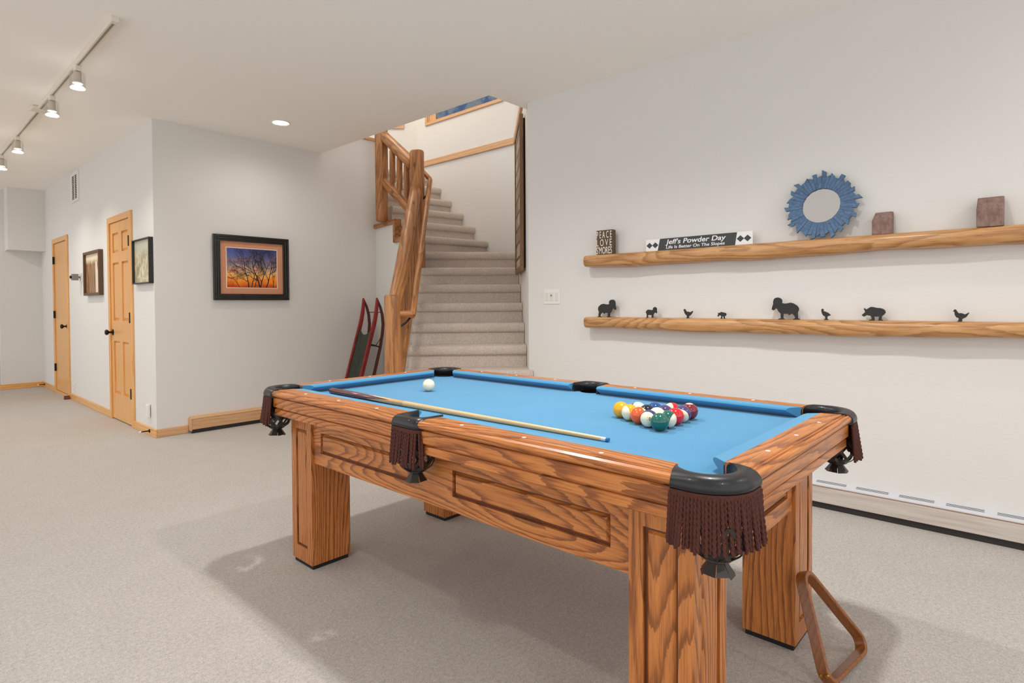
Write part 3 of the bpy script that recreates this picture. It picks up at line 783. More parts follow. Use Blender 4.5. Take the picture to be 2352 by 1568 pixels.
# bed with pocket cut-outs
def bed_poly(off=.09, rc=.066, cc=.092, rs=.06, cs=.05):
    pts = []
    q = math.sqrt(rc * rc - (cc - off) ** 2); qs = math.sqrt(rs * rs - (off - cs) ** 2)
    quarter = []
    a0 = math.atan2(q, off - cc); a1 = math.atan2(off - cc, q)
    # corner (sx,sy) arc points in (a,b) inset coordinates from b-edge side to a-edge side
    arc = [(cc + rc * math.cos(a0 + (a1 - a0) * i / 12), cc + rc * math.sin(a0 + (a1 - a0) * i / 12)) for i in range(13)]
    sarc = [(cs + rs * math.cos(t), rs * math.sin(t)) for t in [math.asin(qs / rs) * (1 - 2 * i / 10) for i in range(11)]]
    X = lambda a: HX - a
    pts += [(X(o), -t) for o, t in sarc]                     # right side pocket, going +y
    pts += [(X(a), HY - b_) for a, b_ in arc]                 # right top corner: from x edge to y edge
    pts += [(-X(a), HY - b_) for a, b_ in reversed(arc)]
    pts += [(-X(o), t) for o, t in sarc]
    pts += [(-X(a), -(HY - b_)) for a, b_ in arc]
    pts += [(X(a), -(HY - b_)) for a, b_ in reversed(arc)]
    return pts
b = MB(); b.prism(bed_poly(), ZB - .03, ZB); b.build('bed', cloth_m, tab)
b = MB(); b.box(-HX + .17, HX - .17, -HY + .2, HY - .2, .60, .742); b.build('slate_frame', oak['y'], tab)

# legs and aprons with routed panels
def routed(b, mp, u0, u1, v0, v1, panels, dep=.010, g=.010, back=True):
    def bx(a, c, e, f, n0, n1): 
        P = [mp(a, e, n0), mp(c, e, n0), mp(c, f, n0), mp(a, f, n0), mp(a, e, n1), mp(c, e, n1), mp(c, f, n1), mp(a, f, n1)]
        b.hexa(P)
    pv0, pv1 = panels[0][2], panels[0][3]
    bx(u0, u1, v0, pv0, -dep, 0); bx(u0, u1, pv1, v1, -dep, 0)
    us = [u0] + [x for p in panels for x in (p[0], p[1])] + [u1]
    for i in range(0, len(us), 2): bx(us[i], us[i + 1], pv0, pv1, -dep, 0)
    for p in panels:
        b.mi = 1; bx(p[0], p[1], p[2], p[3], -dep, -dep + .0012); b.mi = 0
        # bevelled field
        A = [(p[0] + g * .7, p[2] + g * .7), (p[1] - g * .7, p[2] + g * .7), (p[1] - g * .7, p[3] - g * .7), (p[0] + g * .7, p[3] - g * .7)]
        B = [(p[0] + g * 1.5, p[2] + g * 1.5), (p[1] - g * 1.5, p[2] + g * 1.5), (p[1] - g * 1.5, p[3] - g * 1.5), (p[0] + g * 1.5, p[3] - g * 1.5)]
        b.loft([[mp(u, v, -dep) for u, v in A], [mp(u, v, -.0015) for u, v in B]])
LO, LI = .492, .296; MO, MI = .995, .815
for sx in (-1, 1):
    for sy in (-1, 1):
        b = MB(); d = .010
        xa, xb = sorted((sx * (LO - d), sx * LI)); ya, yb_ = sorted((sy * (MO - d), sy * MI))
        b.box(xa, xb, ya, yb_, .02, .70)
        routed(b, lambda u, v, n: Vector((sx * (LO + n), sy * u, v)), MI, MO, .02, .70, [(MI + .042, MO - .042, .085, .63)], d)
        routed(b, lambda u, v, n: Vector((sx * u, sy * (MO + n), v)), LI, LO - d, .02, .70, [(LI + .042, LO - .042, .085, .63)], d)
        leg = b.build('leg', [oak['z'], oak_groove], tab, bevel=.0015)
        b = MB(); xa, xb = sorted((sx * (LO - .008), sx * (LI + .008))); ya, yb_ = sorted((sy * (MO - .008), sy * (MI + .008)))
        b.box(xa, xb, ya, yb_, 0, .022); b.build('foot_pad', black_rubber, leg)
for sx in (-1, 1):
    b = MB(); o = LO - .012
    xa, xb = sorted((sx * (o - .012), sx * (o - .04)))
    b.box(xa, xb, -MI, MI, .487, .70)
    routed(b, lambda u, v, n: Vector((sx * (o + n), u, v)), -MI, MI, .487, .70, [(-.752, -.118, .541, .632), (.118, .752, .541, .632)], .012)
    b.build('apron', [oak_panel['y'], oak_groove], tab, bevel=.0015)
for sy in (-1, 1):
    b = MB(); o = MO - .012
    ya, yb_ = sorted((sy * (o - .012), sy * (o - .04)))
    b.box(-LI, LI, ya, yb_, .487, .70)
    routed(b, lambda u, v, n: Vector((u, sy * (o + n), v)), -LI, LI, .487, .70, [(-.25, .25, .541, .632)], .012)
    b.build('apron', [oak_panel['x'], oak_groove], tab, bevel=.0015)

# pockets
def resample(pts, n):
    d = [0]
    for p, q in zip(pts, pts[1:]): d.append(d[-1] + math.dist(p, q))
    out = []
    for i in range(n):
        t = d[-1] * i / (n - 1); k = 0
        while k < len(d) - 2 and d[k + 1] < t: k += 1
        f = (t - d[k]) / max(1e-9, d[k + 1] - d[k])
        out.append((pts[k][0] + (pts[k + 1][0] - pts[k][0]) * f, pts[k][1] + (pts[k + 1][1] - pts[k][1]) * f))
    return out
def arcpts(cx, cy, r, a0, a1, n): return [(cx + r * math.cos(math.radians(a0 + (a1 - a0) * i / n)), cy + r * math.sin(math.radians(a0 + (a1 - a0) * i / n))) for i in range(n + 1)]
corner_out = [(-.005, .143)] + arcpts(.098, .098, .103, 180, 270, 14) + [(.143, -.005)]
corner_in = [(.092, .172)] + arcpts(.108, .108, .066, 122, 328, 20) + [(.172, .092)]
side_out = [(.110, -.071), (.04, -.075), (.006, -.075), (-.006, -.066), (-.008, -.03), (-.008, .03), (-.006, .066), (.006, .075), (.04, .075), (.110, .071)]
side_in = [(.112, -.064)] + [(.112 - .082 * math.sin(math.radians(a)), -.060 * math.cos(math.radians(a))) for a in range(8, 173, 12)] + [(.112, .064)]
def strand(b, top, bot, R, tw, nr=60, ns_=8):
    rings = []
    for i in range(nr + 1):
        t = i / nr; c = top.lerp(bot, t); bulge = math.sin(t * PI) * .002
        R_ = R * (1 if t < .96 else .8)
        ph = tw + t * (top - bot).length / .0135 * PI
        rings.append([c + Vector((math.cos(a) * (R_ * (.60 + .42 * abs(math.cos(a - ph)))), math.sin(a) * (R_ * (.60 + .42 * abs(math.cos(a - ph)))), 0)) for a in [2 * PI * k / ns_ for k in range(ns_)]])
    b.loft(rings)
def pocket(mp, out, inn, cen, nstr, skip_ends, label):
    N = 34
    O = resample(out, N); I_ = resample(inn, N)
    rnd = random.Random(int(label) + 3)
    b = MB(); rings = []
    for i in range(N):
        po, pi = O[i], I_[i]
        q = O[min(i + 1, N - 1)]; r_ = O[max(i - 1, 0)]
        dx, dy = q[0] - r_[0], q[1] - r_[1]; ln = math.hypot(dx, dy); ox, oy = dy / ln, -dx / ln
        if (ox * (po[0] - pi[0]) + oy * (po[1] - pi[1])) < 0: ox, oy = -ox, -oy
        le = lambda f: (po[0] + (pi[0] - po[0]) * f, po[1] + (pi[1] - po[1]) * f)
        sec = [(po[0], po[1], .778), (po[0] + ox * .003, po[1] + oy * .003, .780), (po[0] + ox * .005, po[1] + oy * .005, .789), (po[0] + ox * .002, po[1] + oy * .002, .801), (*le(.08), .810), (*le(.25), .8155), (*le(.55), .8165), (*le(.85), .8135), (*le(.97), .808), (*le(1.0), .800), (*le(1.0), .777), (*le(.9), .772)]
        rings.append([mp(*s) for s in sec])
    b.loft(rings)
    p = b.build('pocket', leather, tab, smooth=True, angle=50)
    # liner: short dark tube below the mouth
    b = MB(); m0 = mp(cen[0], cen[1], 0)
    b.loft([[m0 + Vector((math.cos(a) * r, math.sin(a) * r, z)) for a in [2 * PI * k / 26 for k in range(26)]] for r, z in ((.064, .76), (.064, .80), (.061, .80), (.060, .70), (.064, .70), (.064, .76))], True, False)
    cd_ = mp(0, 0, 0) if abs(cen[1]) > .01 else mp(-.05, 0, 0)
    for v in b.bm.verts:
        if v.co.z > .79:
            dv = Vector((v.co.x - m0.x, v.co.y - m0.y)).normalized(); dc = Vector((cd_.x - m0.x, cd_.y - m0.y)).normalized()
            if dv.dot(dc) < .35: v.co.z = .768
    b.build('pocket_liner', black_rubber, p, smooth=True)
    # fringe
    b = MB()
    Fp = resample(out, 200)
    i0, i1 = int(200 * skip_ends), int(200 * (1 - skip_ends)) - 1
    band = []
    def outw(i, e):
        a = Fp[max(i - 1, 0)]; c = Fp[min(i + 1, 199)]; dx, dy = c[0] - a[0], c[1] - a[1]; ln = math.hypot(dx, dy); ox, oy = dy / ln, -dx / ln
        mx_, my_ = cen[0], cen[1]
        if (ox * (Fp[i][0] - mx_) + oy * (Fp[i][1] - my_)) < 0: ox, oy = -ox, -oy
        return Fp[i][0] + ox * e, Fp[i][1] + oy * e
    for i in range(i0, i1 + 1, 4):
        p0 = outw(i, -.004); p1 = outw(i, .0045)
        band.append([mp(*p0, .768), mp(*p1, .768), mp(*p1, .7795), mp(*p0, .7795)])
    b.loft(band)
    for k in range(nstr):
        i = int(i0 + (i1 - i0) * k / (nstr - 1)); j = max(0, min(199, i + rnd.randint(-2, 2)))
        top = mp(*outw(i, .001), .773); bot = mp(*outw(j, .009 + rnd.random() * .012), .655 + rnd.uniform(-.006, .006))
        strand(b, top, bot, .0053, rnd.random() * 6)
    b.build('fringe', rope, p, smooth=True, angle=80)
    # net basket
    b = MB()
    m0 = mp(*((cen[0] * .62, cen[1] * .62) if abs(cen[1]) > .01 else (cen[0] - .012, 0)), 0)
    def bowl(t): # t 0 top 1 bottom
        z = .712 - .088 * t; r = .062 * (max(0, 1 - max(0, (t - .45) / .62) ** 2.2)) ** .5
        return r, z
    K = 8
    for fam in (-1, 1):
        for k in range(K):
            rows = []
            for i in range(15):
                t = i / 14; r, z = bowl(t); th = 2 * PI * k / K + fam * t * 1.0
                w_ = .0056 / max(.02, r)
                q = []
                for (da, dr) in ((-w_, .0), (w_, .0), (w_, .003), (-w_, .003)):
                    q.append(m0 + Vector((math.cos(th + da) * (r + dr + (.0012 if fam > 0 else 0)), math.sin(th + da) * (r + dr + (.0012 if fam > 0 else 0)), z)))
                rows.append(q)
            b.loft(rows)
    rb, zb_ = bowl(1)
    b.lathe([(rb + .002, zb_ + .004), (rb + .004, zb_ - .002), (rb - .004, zb_ - .006), (.002, zb_ - .004)], 20, Matrix.Translation(m0), True)
    for k in range(7):
        th = 2 * PI * k / 7 + .3; l_ = .036 + rnd.random() * .008
        e_ = Vector((math.cos(th), math.sin(th), 0)); s_ = Vector((-math.sin(th), math.cos(th), 0)); c0 = m0 + Vector((0, 0, zb_ - .002))
        rows = []
        for i in range(5):
            t = i / 4; cc = c0 + e_ * (.014 + .020 * t) + Vector((0, 0, -l_ * t * (1 - .15 * t))); hw = .0065 + .009 * t
            rows.append([cc - s_ * hw, cc + s_ * hw, cc + s_ * hw + e_ * .002, cc - s_ * hw + e_ * .002])
        b.loft(rows)
    b.build('net_basket', net_leather, p, smooth=True, angle=50)
ix = 0
for sx in (-1, 1):
    for sy in (-1, 1):
        ix += 1
        pocket(lambda a, c, z, sx=sx, sy=sy: Vector((sx * (HX - a), sy * (HY - c), z)), corner_out, corner_in, (.098, .098), 34, .0, ix)
    ix += 1
    pocket(lambda a, c, z, sx=sx: Vector((sx * (HX - a), c, z)), side_out, side_in, (.058, .0), 17, .27, ix)

# ------------------------------------------------------------------ balls
def ball_mat(name, col, stripe):
    k = NT('ball_' + name); co = k.coords(); sep = k.n.new('ShaderNodeSeparateXYZ'); k.link(co, sep.inputs[0])
    cream = srgb(238, 228, 200)
    az = k.math('ABSOLUTE', sep.outputs[2]); BR_ = .0303
    if stripe == 2: c = cream
    elif stripe: c = k.mix(k.math('GREATER_THAN', az, BR_ * .52), col, cream)
    else: c = k.mix(k.math('GREATER_THAN', sep.outputs[2], BR_ * .90), col, cream)
    k.set(Base_Color=c, Roughness=.07); k.b.inputs['Coat Weight'].default_value = .4; return k.m
BR = .0303
base_mesh = None
colr = dict(yellow=srgb(240, 170, 24), blue=srgb(24, 74, 140), red=srgb(212, 28, 40), purple=srgb(70, 60, 110), orange=srgb(236, 92, 30), green=srgb(14, 96, 84), maroon=srgb(126, 28, 44), black=srgb(18, 30, 46), navy=srgb(52, 60, 110), white=srgb(238, 232, 212))
def ball(x, y, colname, stripe, label, pole=None, group='racked pool balls', text=None):
    b = MB()
    bmesh.ops.create_uvsphere(b.bm, u_segments=40, v_segments=24, radius=BR)
    o = b.build('cue_ball' if stripe == 2 else 'pool_ball', ball_mat(colname + ('_stripe' if stripe else ''), colr[colname], stripe), None, (x, y, ZB + BR + .0003), smooth=True, angle=180)
    tag(o, label, 'pool ball' if stripe != 2 else 'cue ball', group)
    if pole is not None:
        o.rotation_mode = 'QUATERNION'; o.rotation_quaternion = Vector((0, 0, 1)).rotation_difference(Vector(pole).normalized())
    if text:
        s, dirv = text
        me = text_mesh('number', s, .015, 0, .0003, .0001, True); me.materials.clear(); me.materials.append(plain('ball_number', srgb(24, 24, 26), .3))
        d = Vector(dirv).normalized(); up = Vector((0, 0, 1)); xx = up.cross(d).normalized(); yy2 = d.cross(xx)
        M = Matrix.Translation(d * (BR + .0004)) @ frame_mtx((0, 0, 0), tuple(xx), tuple(yy2), tuple(d))
        me.transform((o.rotation_quaternion.to_matrix().to_4x4() if pole is not None else Matrix()).inverted() @ M)
        for v_ in me.vertices: v_.co = v_.co.normalized() * (BR + .00025)
        t = bpy.data.objects.new('number', me); C.objects.link(t); t.parent = o
camr = Vector((.672, -.7406, 0)); cam_b = Vector((-.86, -.474, .191)); up = Vector((0, 0, 1))
P0 = Vector((1.757, .932)); ang1 = math.radians(2.5); sp_ = BR * 2.03
e1_ = Vector((math.cos(ang1), math.sin(ang1))); e2_ = Vector((math.cos(ang1 + PI / 3), math.sin(ang1 + PI / 3)))
B_ = {
 (0, 0): ('green', 0, 'solid dark green pool ball at the front point of the racked triangle', -cam_b, None),
 (1, 0): ('navy', 1, 'blue and cream striped pool ball with its number ten facing out', cam_b - camr * .35 - up * .15, ('10', cam_b - camr * .05 - up * .05)),
 (2, 0): ('orange', 0, 'solid orange pool ball in the rack', camr * .9 + up * .75 + cam_b * .3, None),
 (3, 0): ('yellow', 1, 'yellow and cream striped pool ball in the rack', -camr * 1.1 + cam_b * .5 - up * .15, None),
 (4, 0): ('yellow', 0, 'solid yellow pool ball at a rack corner', -cam_b, None),
 (0, 1): ('green', 1, 'green and cream striped pool ball in the rack', camr * .85 + cam_b * .55 - up * .35, None),
 (0, 2): ('red', 0, 'solid red pool ball in the rack', -cam_b, None),
 (0, 3): ('purple', 1, 'purple and cream striped pool ball in the rack', -camr * .35 + cam_b - up * .55, None),
 (0, 4): ('maroon', 0, 'solid maroon pool ball at a rack corner', up, None),
 (3, 1): ('maroon', 1, 'maroon and cream striped pool ball in the back row of the rack', cam_b * .7 + up * .5 + camr * .4, None),
 (2, 2): ('blue', 0, 'solid blue pool ball in the back row of the rack', -cam_b, None),
 (1, 3): ('red', 1, 'red and cream striped pool ball in the back row of the rack', -camr * .9 + cam_b * .4 + up * .3, None),
 (1, 1): ('orange', 1, 'orange and cream striped pool ball in the middle of the rack', up + cam_b * .3, None),
 (2, 1): ('black', 0, 'solid black pool ball in the middle of the rack', -cam_b, None),
 (1, 2): ('purple', 0, 'solid purple pool ball in the middle of the rack', -cam_b, None)}
for (i, j), (cn, st, lb, pole, tx) in B_.items():
    p = P0 + e2_ * sp_ * i + e1_ * sp_ * j
    ball(p.x, p.y, cn, st, lb, pole, text=tx)
ball(1.830, 2.215, 'white', 2, 'white cue ball alone on the blue cloth', None, None)

# ------------------------------------------------------------------ cue stick
tipP = Vector((1.515, .975, ZB + .0068)); buttP = Vector((1.475, 2.515, ZB + .0155)); cd = tipP - buttP; CL = cd.length
cue = thing('cue_stick', buttP, 'wooden cue stick with maroon butt lying on the blue cloth', 'cue stick')
cue.rotation_mode = 'QUATERNION'; cue.rotation_quaternion = Vector((0, 0, 1)).rotation_difference(cd.normalized())
rb = lambda t: .0150 - .0085 * t
def cue_piece(name, t0, t1, mat, sc_=1, n=20):
    b = MB(); k = 6
    b.lathe([(rb(t0 + (t1 - t0) * i / k) * sc_, CL * (t0 + (t1 - t0) * i / k)) for i in range(k + 1)], n); return b.build(name, mat, cue, smooth=True, angle=40)
def cue_mat():
    k = NT('cue_butt'); co = k.coords(); sep = k.n.new('ShaderNodeSeparateXYZ'); k.link(co, sep.inputs[0])
    at = k.math('ARCTAN2', sep.outputs[0], sep.outputs[1])
    saw = k.math('PINGPONG', k.math('MULTIPLY_ADD', at, 4 / (2 * PI), 5.15), .5)
    edge = k.math('MULTIPLY_ADD', saw, .34, .30)
    f = k.math('GREATER_THAN', sep.outputs[2], edge)
    n = k.noise(k.mapping(co, (200, 200, 6)), 1, 2, .5)
    k.set(Base_Color=k.mix(f, srgb(88, 26, 18), k.ramp(n, [(.3, srgb(196, 152, 98)), (.7, srgb(214, 174, 120))])), Roughness=.18)
    k.b.inputs['Coat Weight'].default_value = .6; return k.m
b = MB(); b.lathe([(.006, -.004), (.012, -.002), (.0152, .006), (.0152, .05), (rb(.2), CL * .2), (rb(.36), CL * .36)], 24); b.build('butt', cue_mat(), cue, smooth=True, angle=40)
cue_piece('shaft', .36, .983, wood('cue_maple', 'z', base=srgb(216, 182, 134), dark=srgb(196, 156, 106), light=srgb(226, 196, 152), ring=60, amp=.4, line=.3, pores=.2, rough=.3))
cue_piece('ferrule', .983, .994, plain('ferrule_white', srgb(196, 214, 226), .3))
cue_piece('tip', .994, 1.0, plain('tip_blue', srgb(40, 108, 160), .8))

# ------------------------------------------------------------------ triangle rack
A_ = Vector((1.945, .472, 0)); Bq = Vector((2.288, .424, 0)); Tq = Vector((2.088, .606, .330))
e1r = (Bq - A_).normalized(); Mq = (A_ + Bq) / 2; upr = (Tq - Mq); upr = (upr - e1r * upr.dot(e1r)).normalized(); nr_ = e1r.cross(upr)
rackt = thing('triangle_rack', Mq, 'wooden triangle ball rack leaning against the table leg', 'ball rack')
def tri2d(inset, r):
    ta = Vector(((A_ - Mq).dot(e1r), 0)); tb = Vector(((Bq - Mq).dot(e1r), 0)); tt = Vector(((Tq - Mq).dot(e1r), (Tq - Mq).dot(upr)))
    V = [ta, tb, tt]; cen = (ta + tb + tt) / 3; out = []
    # inset triangle
    inn = []
    for i in range(3):
        p, q, r0 = V[i - 1], V[i], V[(i + 1) % 3]
        d1 = (q - p).normalized(); d2 = (r0 - q).normalized(); n1 = Vector((-d1.y, d1.x)); n2 = Vector((-d2.y, d2.x))
        k = inset / (1 + n1.dot(n2)); inn.append(q + (n1 + n2) * k)
    for i in range(3):
        p, q, r0 = inn[i - 1], inn[i], inn[(i + 1) % 3]
        d1 = (p - q).normalized(); d2 = (r0 - q).normalized(); half = d1.angle(d2) / 2
        tl = r / math.tan(half); c = q + (d1 + d2).normalized() * (r / math.sin(half))
        s0 = q + d1 * tl - c; s1 = q + d2 * tl - c; a0 = math.atan2(s0.y, s0.x); a1 = math.atan2(s1.y, s1.x)
        while a1 < a0: a1 += 2 * PI
        if a1 - a0 > PI: a1 -= 2 * PI
        out += [c + Vector((math.cos(a0 + (a1 - a0) * j / 8), math.sin(a0 + (a1 - a0) * j / 8))) * r for j in range(9)]
    return out
po = tri2d(0, .040); pi_ = tri2d(.013, .028)
hh = .0185; lift = Vector((0, 0, .010))
def T3(p, n_): return e1r * p.x + upr * p.y + nr_ * n_ + lift
b = MB(); b.loft([[T3(p, -hh), T3(p, hh), T3(q, hh), T3(q, -hh)] for p, q in zip(po, pi_)] + [[T3(po[0], -hh), T3(po[0], hh), T3(pi_[0], hh), T3(pi_[0], -hh)]], True, False)
bmesh.ops.remove_doubles(b.bm, verts=b.bm.verts[:], dist=1e-6)
b.build('rack_frame', rackw, rackt, bevel=.003, smooth=True, angle=40)
cA = po[4]; dA = Vector((cA.x, cA.y)) - (po[0] + po[8]) / 2; dA.normalize()
for nn_ in (-.011, .011):
    q = T3(Vector((po[2].x, po[2].y)), nn_); ax = (e1r * dA.x + upr * dA.y).normalized()
    b = MB(); b.lathe([(.0065, -.002), (.0065, .002), (.004, .0035)], 12, Matrix.Translation(q) @ Vector((0, 0, 1)).rotation_difference(ax).to_matrix().to_4x4())
    b.build('brass_screw', plain('brass', srgb(200, 150, 60), .3, .9), rackt, smooth=True)

# ------------------------------------------------------------------ shelves
def shelf(zt, zb0, label, seed):
    rnd = random.Random(seed); loc = (XS, 2.575, zt)
    b = MB(); N = 90; Ln = 3.3; rings = []
    ph = [rnd.random() * 6.28 for _ in range(8)]
    for i in range(N + 1):
        y = -Ln * i / N
        w1 = .006 * math.sin(3.1 * y + ph[0]) + .004 * math.sin(7.3 * y + ph[1]) + .0025 * math.sin(17 * y + ph[2])
        w2 = .008 * math.sin(2.3 * y + ph[3]) + .005 * math.sin(6.1 * y + ph[4]) + .003 * math.sin(14 * y + ph[5])
        d = .122 + w1; th = zt - zb0 + w2 * .7
        ys = y
        sec = [(0, 0), (-d * .80, 0), (-d * .93, -.006), (-d, -.022), (-d * 1.01, -th * .45), (-d * .97, -th * .75), (-d * .86, -th * .95), (-d * .7, -th), (0, -th)]
        if i == 0: sec = [(a * .80, c * .92 - .003) for a, c in sec]
        yy3 = y if i else .0
        if i == 1: yy3 = -.022
        rings.append([Vector((a, yy3, c)) for a, c in sec])
    b.loft(rings)
    o = b.build('wall_shelf', shelfw, None, loc, smooth=True, angle=50); return tag(o, label, 'shelf', 'live-edge wall shelves')
ZU, ZL = 1.562, 1.0965
shelf(ZU, 1.473, 'upper live-edge pine shelf holding the mirror and signs', 3)
shelf(ZL, 1.012, 'lower live-edge pine shelf holding the black animal silhouettes', 8)

# ------------------------------------------------------------------ things on the upper shelf
TXM = ((0, -1, 0), (0, 0, 1), (-1, 0, 0))
CAPH = max(v.co.y for v in text_mesh('probe', 'H').vertices)
def text(par, s, y0, y1, z0, z1, x, mat, name='lettering', shear=0, off=0):
    """text on a face looking to -x; spans y0 (left) to y1 (right), cap height z0..z1, world coords"""
    me = text_mesh(name, s, 1, shear, off)
    xa, xb = min(v.co.x for v in me.vertices), max(v.co.x for v in me.vertices)
    sx = (y0 - y1) / (xb - xa); sy = (z1 - z0) / CAPH
    me.transform(Matrix.Translation(Vector((x, y0, z0)) - Vector(par.location)) @ frame_mtx((0, 0, 0), *TXM) @ Matrix.Diagonal((sx, sy, .3, 1)) @ Matrix.Translation((-xa, 0, 0)))
    me.materials.clear(); me.materials.append(mat)
    o = bpy.data.objects.new(name, me); C.objects.link(o); o.parent = par
    return o
cream_paint = plain('cream_paint', srgb(232, 222, 206), .6)
t = thing('block_sign', (3.69, 2.396, ZU), 'dark wooden block sign reading PEACE LOVE S\'MORES', 'sign')
b = MB(); b.box(-.022, .024, -.07, .07, 0, .183)
b.build('board', wood('dark_brown_board', 'z', base=srgb(84, 66, 44), dark=srgb(60, 46, 32), light=srgb(104, 84, 58), ring=20, amp=.5, rough=.6), t, bevel=.002)
for s, z0, z1, a, c in (('P E A C E', .124, .174, 2.463, 2.331), ('L O V E', .066, .115, 2.463, 2.331), ("S'MORES", .008, .058, 2.464, 2.330)):
    text(t, s, a, c, ZU + z0, ZU + z1, 3.69 - .0222, cream_paint, off=0)
white_sign = plain('white_sign', srgb(232, 232, 232), .4); sign_black = plain('sign_black', srgb(52, 56, 57), .5)
sy0, sy1 = 2.068, 1.324
t = thing('slogan_sign', (3.70, (sy0 + sy1) / 2, ZU), 'white and black ski slope slogan sign with black diamonds', 'sign')
cyy = (sy0 + sy1) / 2
b = MB(); b.box(0, .010, sy1 - cyy, sy0 - cyy, 0, .086); b.build('board', white_sign, t, bevel=.001)
def facepoly(b, pts, x=-.0004):
    v = [b.bm.verts.new((x, y - cyy, z)) for y, z in pts]; b.face(v)
b = MB(); b.plate([(0, y - cyy, z) for y, z in ((1.976, .001), (1.434, .001), (1.421, .085), (1.958, .085))], (-.0006, 0, 0)); b.build('black_panel', sign_black, t)
b = MB()
for cy_, cz_ in ((2.039, .043), (1.994, .043), (1.400, .043), (1.355, .043)):
    b.plate([(0, cy_ - cyy + .0235, cz_), (0, cy_ - cyy, cz_ - .021), (0, cy_ - cyy - .0235, cz_), (0, cy_ - cyy, cz_ + .021)], (-.0006, 0, 0))
b.build('black_diamonds', sign_black, t)
text(t, "Jeff's Powder Day", 1.915, 1.492, ZU + .0445, ZU + .0755, 3.6992, white_sign, shear=.18, off=.016)
text(t, "Life Is Better On The Slopes", 1.912, 1.500, ZU + .0135, ZU + .033, 3.6992, white_sign, shear=.12, off=.014)

# sunburst mirror
mc = Vector((3.705, .935, 1.757))
mir = thing('sunburst_mirror', mc, 'round mirror in a jagged blue wooden sunburst frame', 'mirror')
MT = Matrix.Rotation(math.radians(8), 4, 'Y')
def blue_wood():
    k = NT('blue_slat'); co = k.coords(); oi = k.n.new('ShaderNodeObjectInfo').outputs['Random']
    n = k.noise(co, 60, 4, .7, k.math('MULTIPLY', oi, 20)); 
    c = k.ramp(n, [(.3, srgb(54, 80, 110)), (.6, srgb(86, 116, 150)), (.8, srgb(116, 142, 172))])
    c = k.mix(k.math('MULTIPLY', oi, .35), c, srgb(66, 92, 120)); k.set(Base_Color=c, Roughness=.6); return k.m
bw_m = blue_wood()
NS = 46; lens = [.200, .172, .186, .172, .196, .174, .186, .172, .190, .176]
rnd = random.Random(2)
for i in range(NS):
    a = 2 * PI * i / NS + .05; ln = lens[i % 10] + rnd.uniform(-.004, .004)
    h0 = .0071; h1 = .0123 + rnd.uniform(-.0007, .0007); sl = rnd.choice((-.008, -.005, 0, 0, .005, .008)); th = .010 + rnd.random() * .006
    M = MT @ Matrix.Rotation(a, 4, 'X')
    b = MB(); P = []
    for x in (0, -th):
        P += [M @ Vector((x, -h0, .100)), M @ Vector((x, h0, .100)), M @ Vector((x, h1, ln - sl)), M @ Vector((x, -h1, ln + sl))]
    b.hexa([P[0], P[1], P[2], P[3], P[4], P[5], P[6], P[7]]); b.build('slat', bw_m, mir, bevel=.001, seg=1)
b = MB(); b.lathe([(.108, .0), (.108, .004), (.001, .0042)], 48, MT @ Matrix.Rotation(-PI / 2, 4, 'Y')); b.build('mirror_glass', plain('mirror_silver', (.82, .82, .83, 1), .03, 1.0), mir)
b = MB(); b.lathe([(.15, -.012), (.15, -.0005), (.001, -.0004)], 40, MT @ Matrix.Rotation(-PI / 2, 4, 'Y')); b.build('backing', sign_black, mir)

# weathered timber blocks
def timber():
    k = NT('weathered_timber'); co = k.coords(); n = k.noise(k.mapping(co, (40, 60, 9)), 1, 5, .7); n2 = k.noise(co, 24, 4, .7)
    c = k.ramp(n, [(.3, srgb(96, 70, 60)), (.55, srgb(134, 104, 92)), (.75, srgb(164, 138, 128))])
    sep = k.n.new('ShaderNodeSeparateXYZ'); k.link(co, sep.inputs[0])
    k.set(Base_Color=k.mix(.35, c, k.ramp(n2, [(.35, srgb(104, 78, 68)), (.7, srgb(172, 152, 146))])), Roughness=.9); k.bump(n, .5, .004); return k.m
tm = timber()
def blockp(y0, y1, xf, zf, xb, zt, label, lean):
    b = MB(); yc = (y0 + y1) / 2; hw = (y1 - y0) / 2
    prof = [(0, 0), (0, zf), (xb, zt), (.088, zt), (.088, 0)]
    b.loft([[Vector((x, -hw, z)) for x, z in prof], [Vector((x, hw - lean * (z > zf), z)) for x, z in prof]])
    tag(b.build('timber_block', tm, None, (xf, yc, ZU), bevel=.004), label, 'wood block', 'weathered timber blocks')
blockp(.585, .673, 3.652, .078, .050, .125, 'smaller weathered timber block beside the blue mirror', .008)
blockp(.126, .229, 3.650, .086, .055, .150, 'larger weathered timber block near the far shelf end', .002)

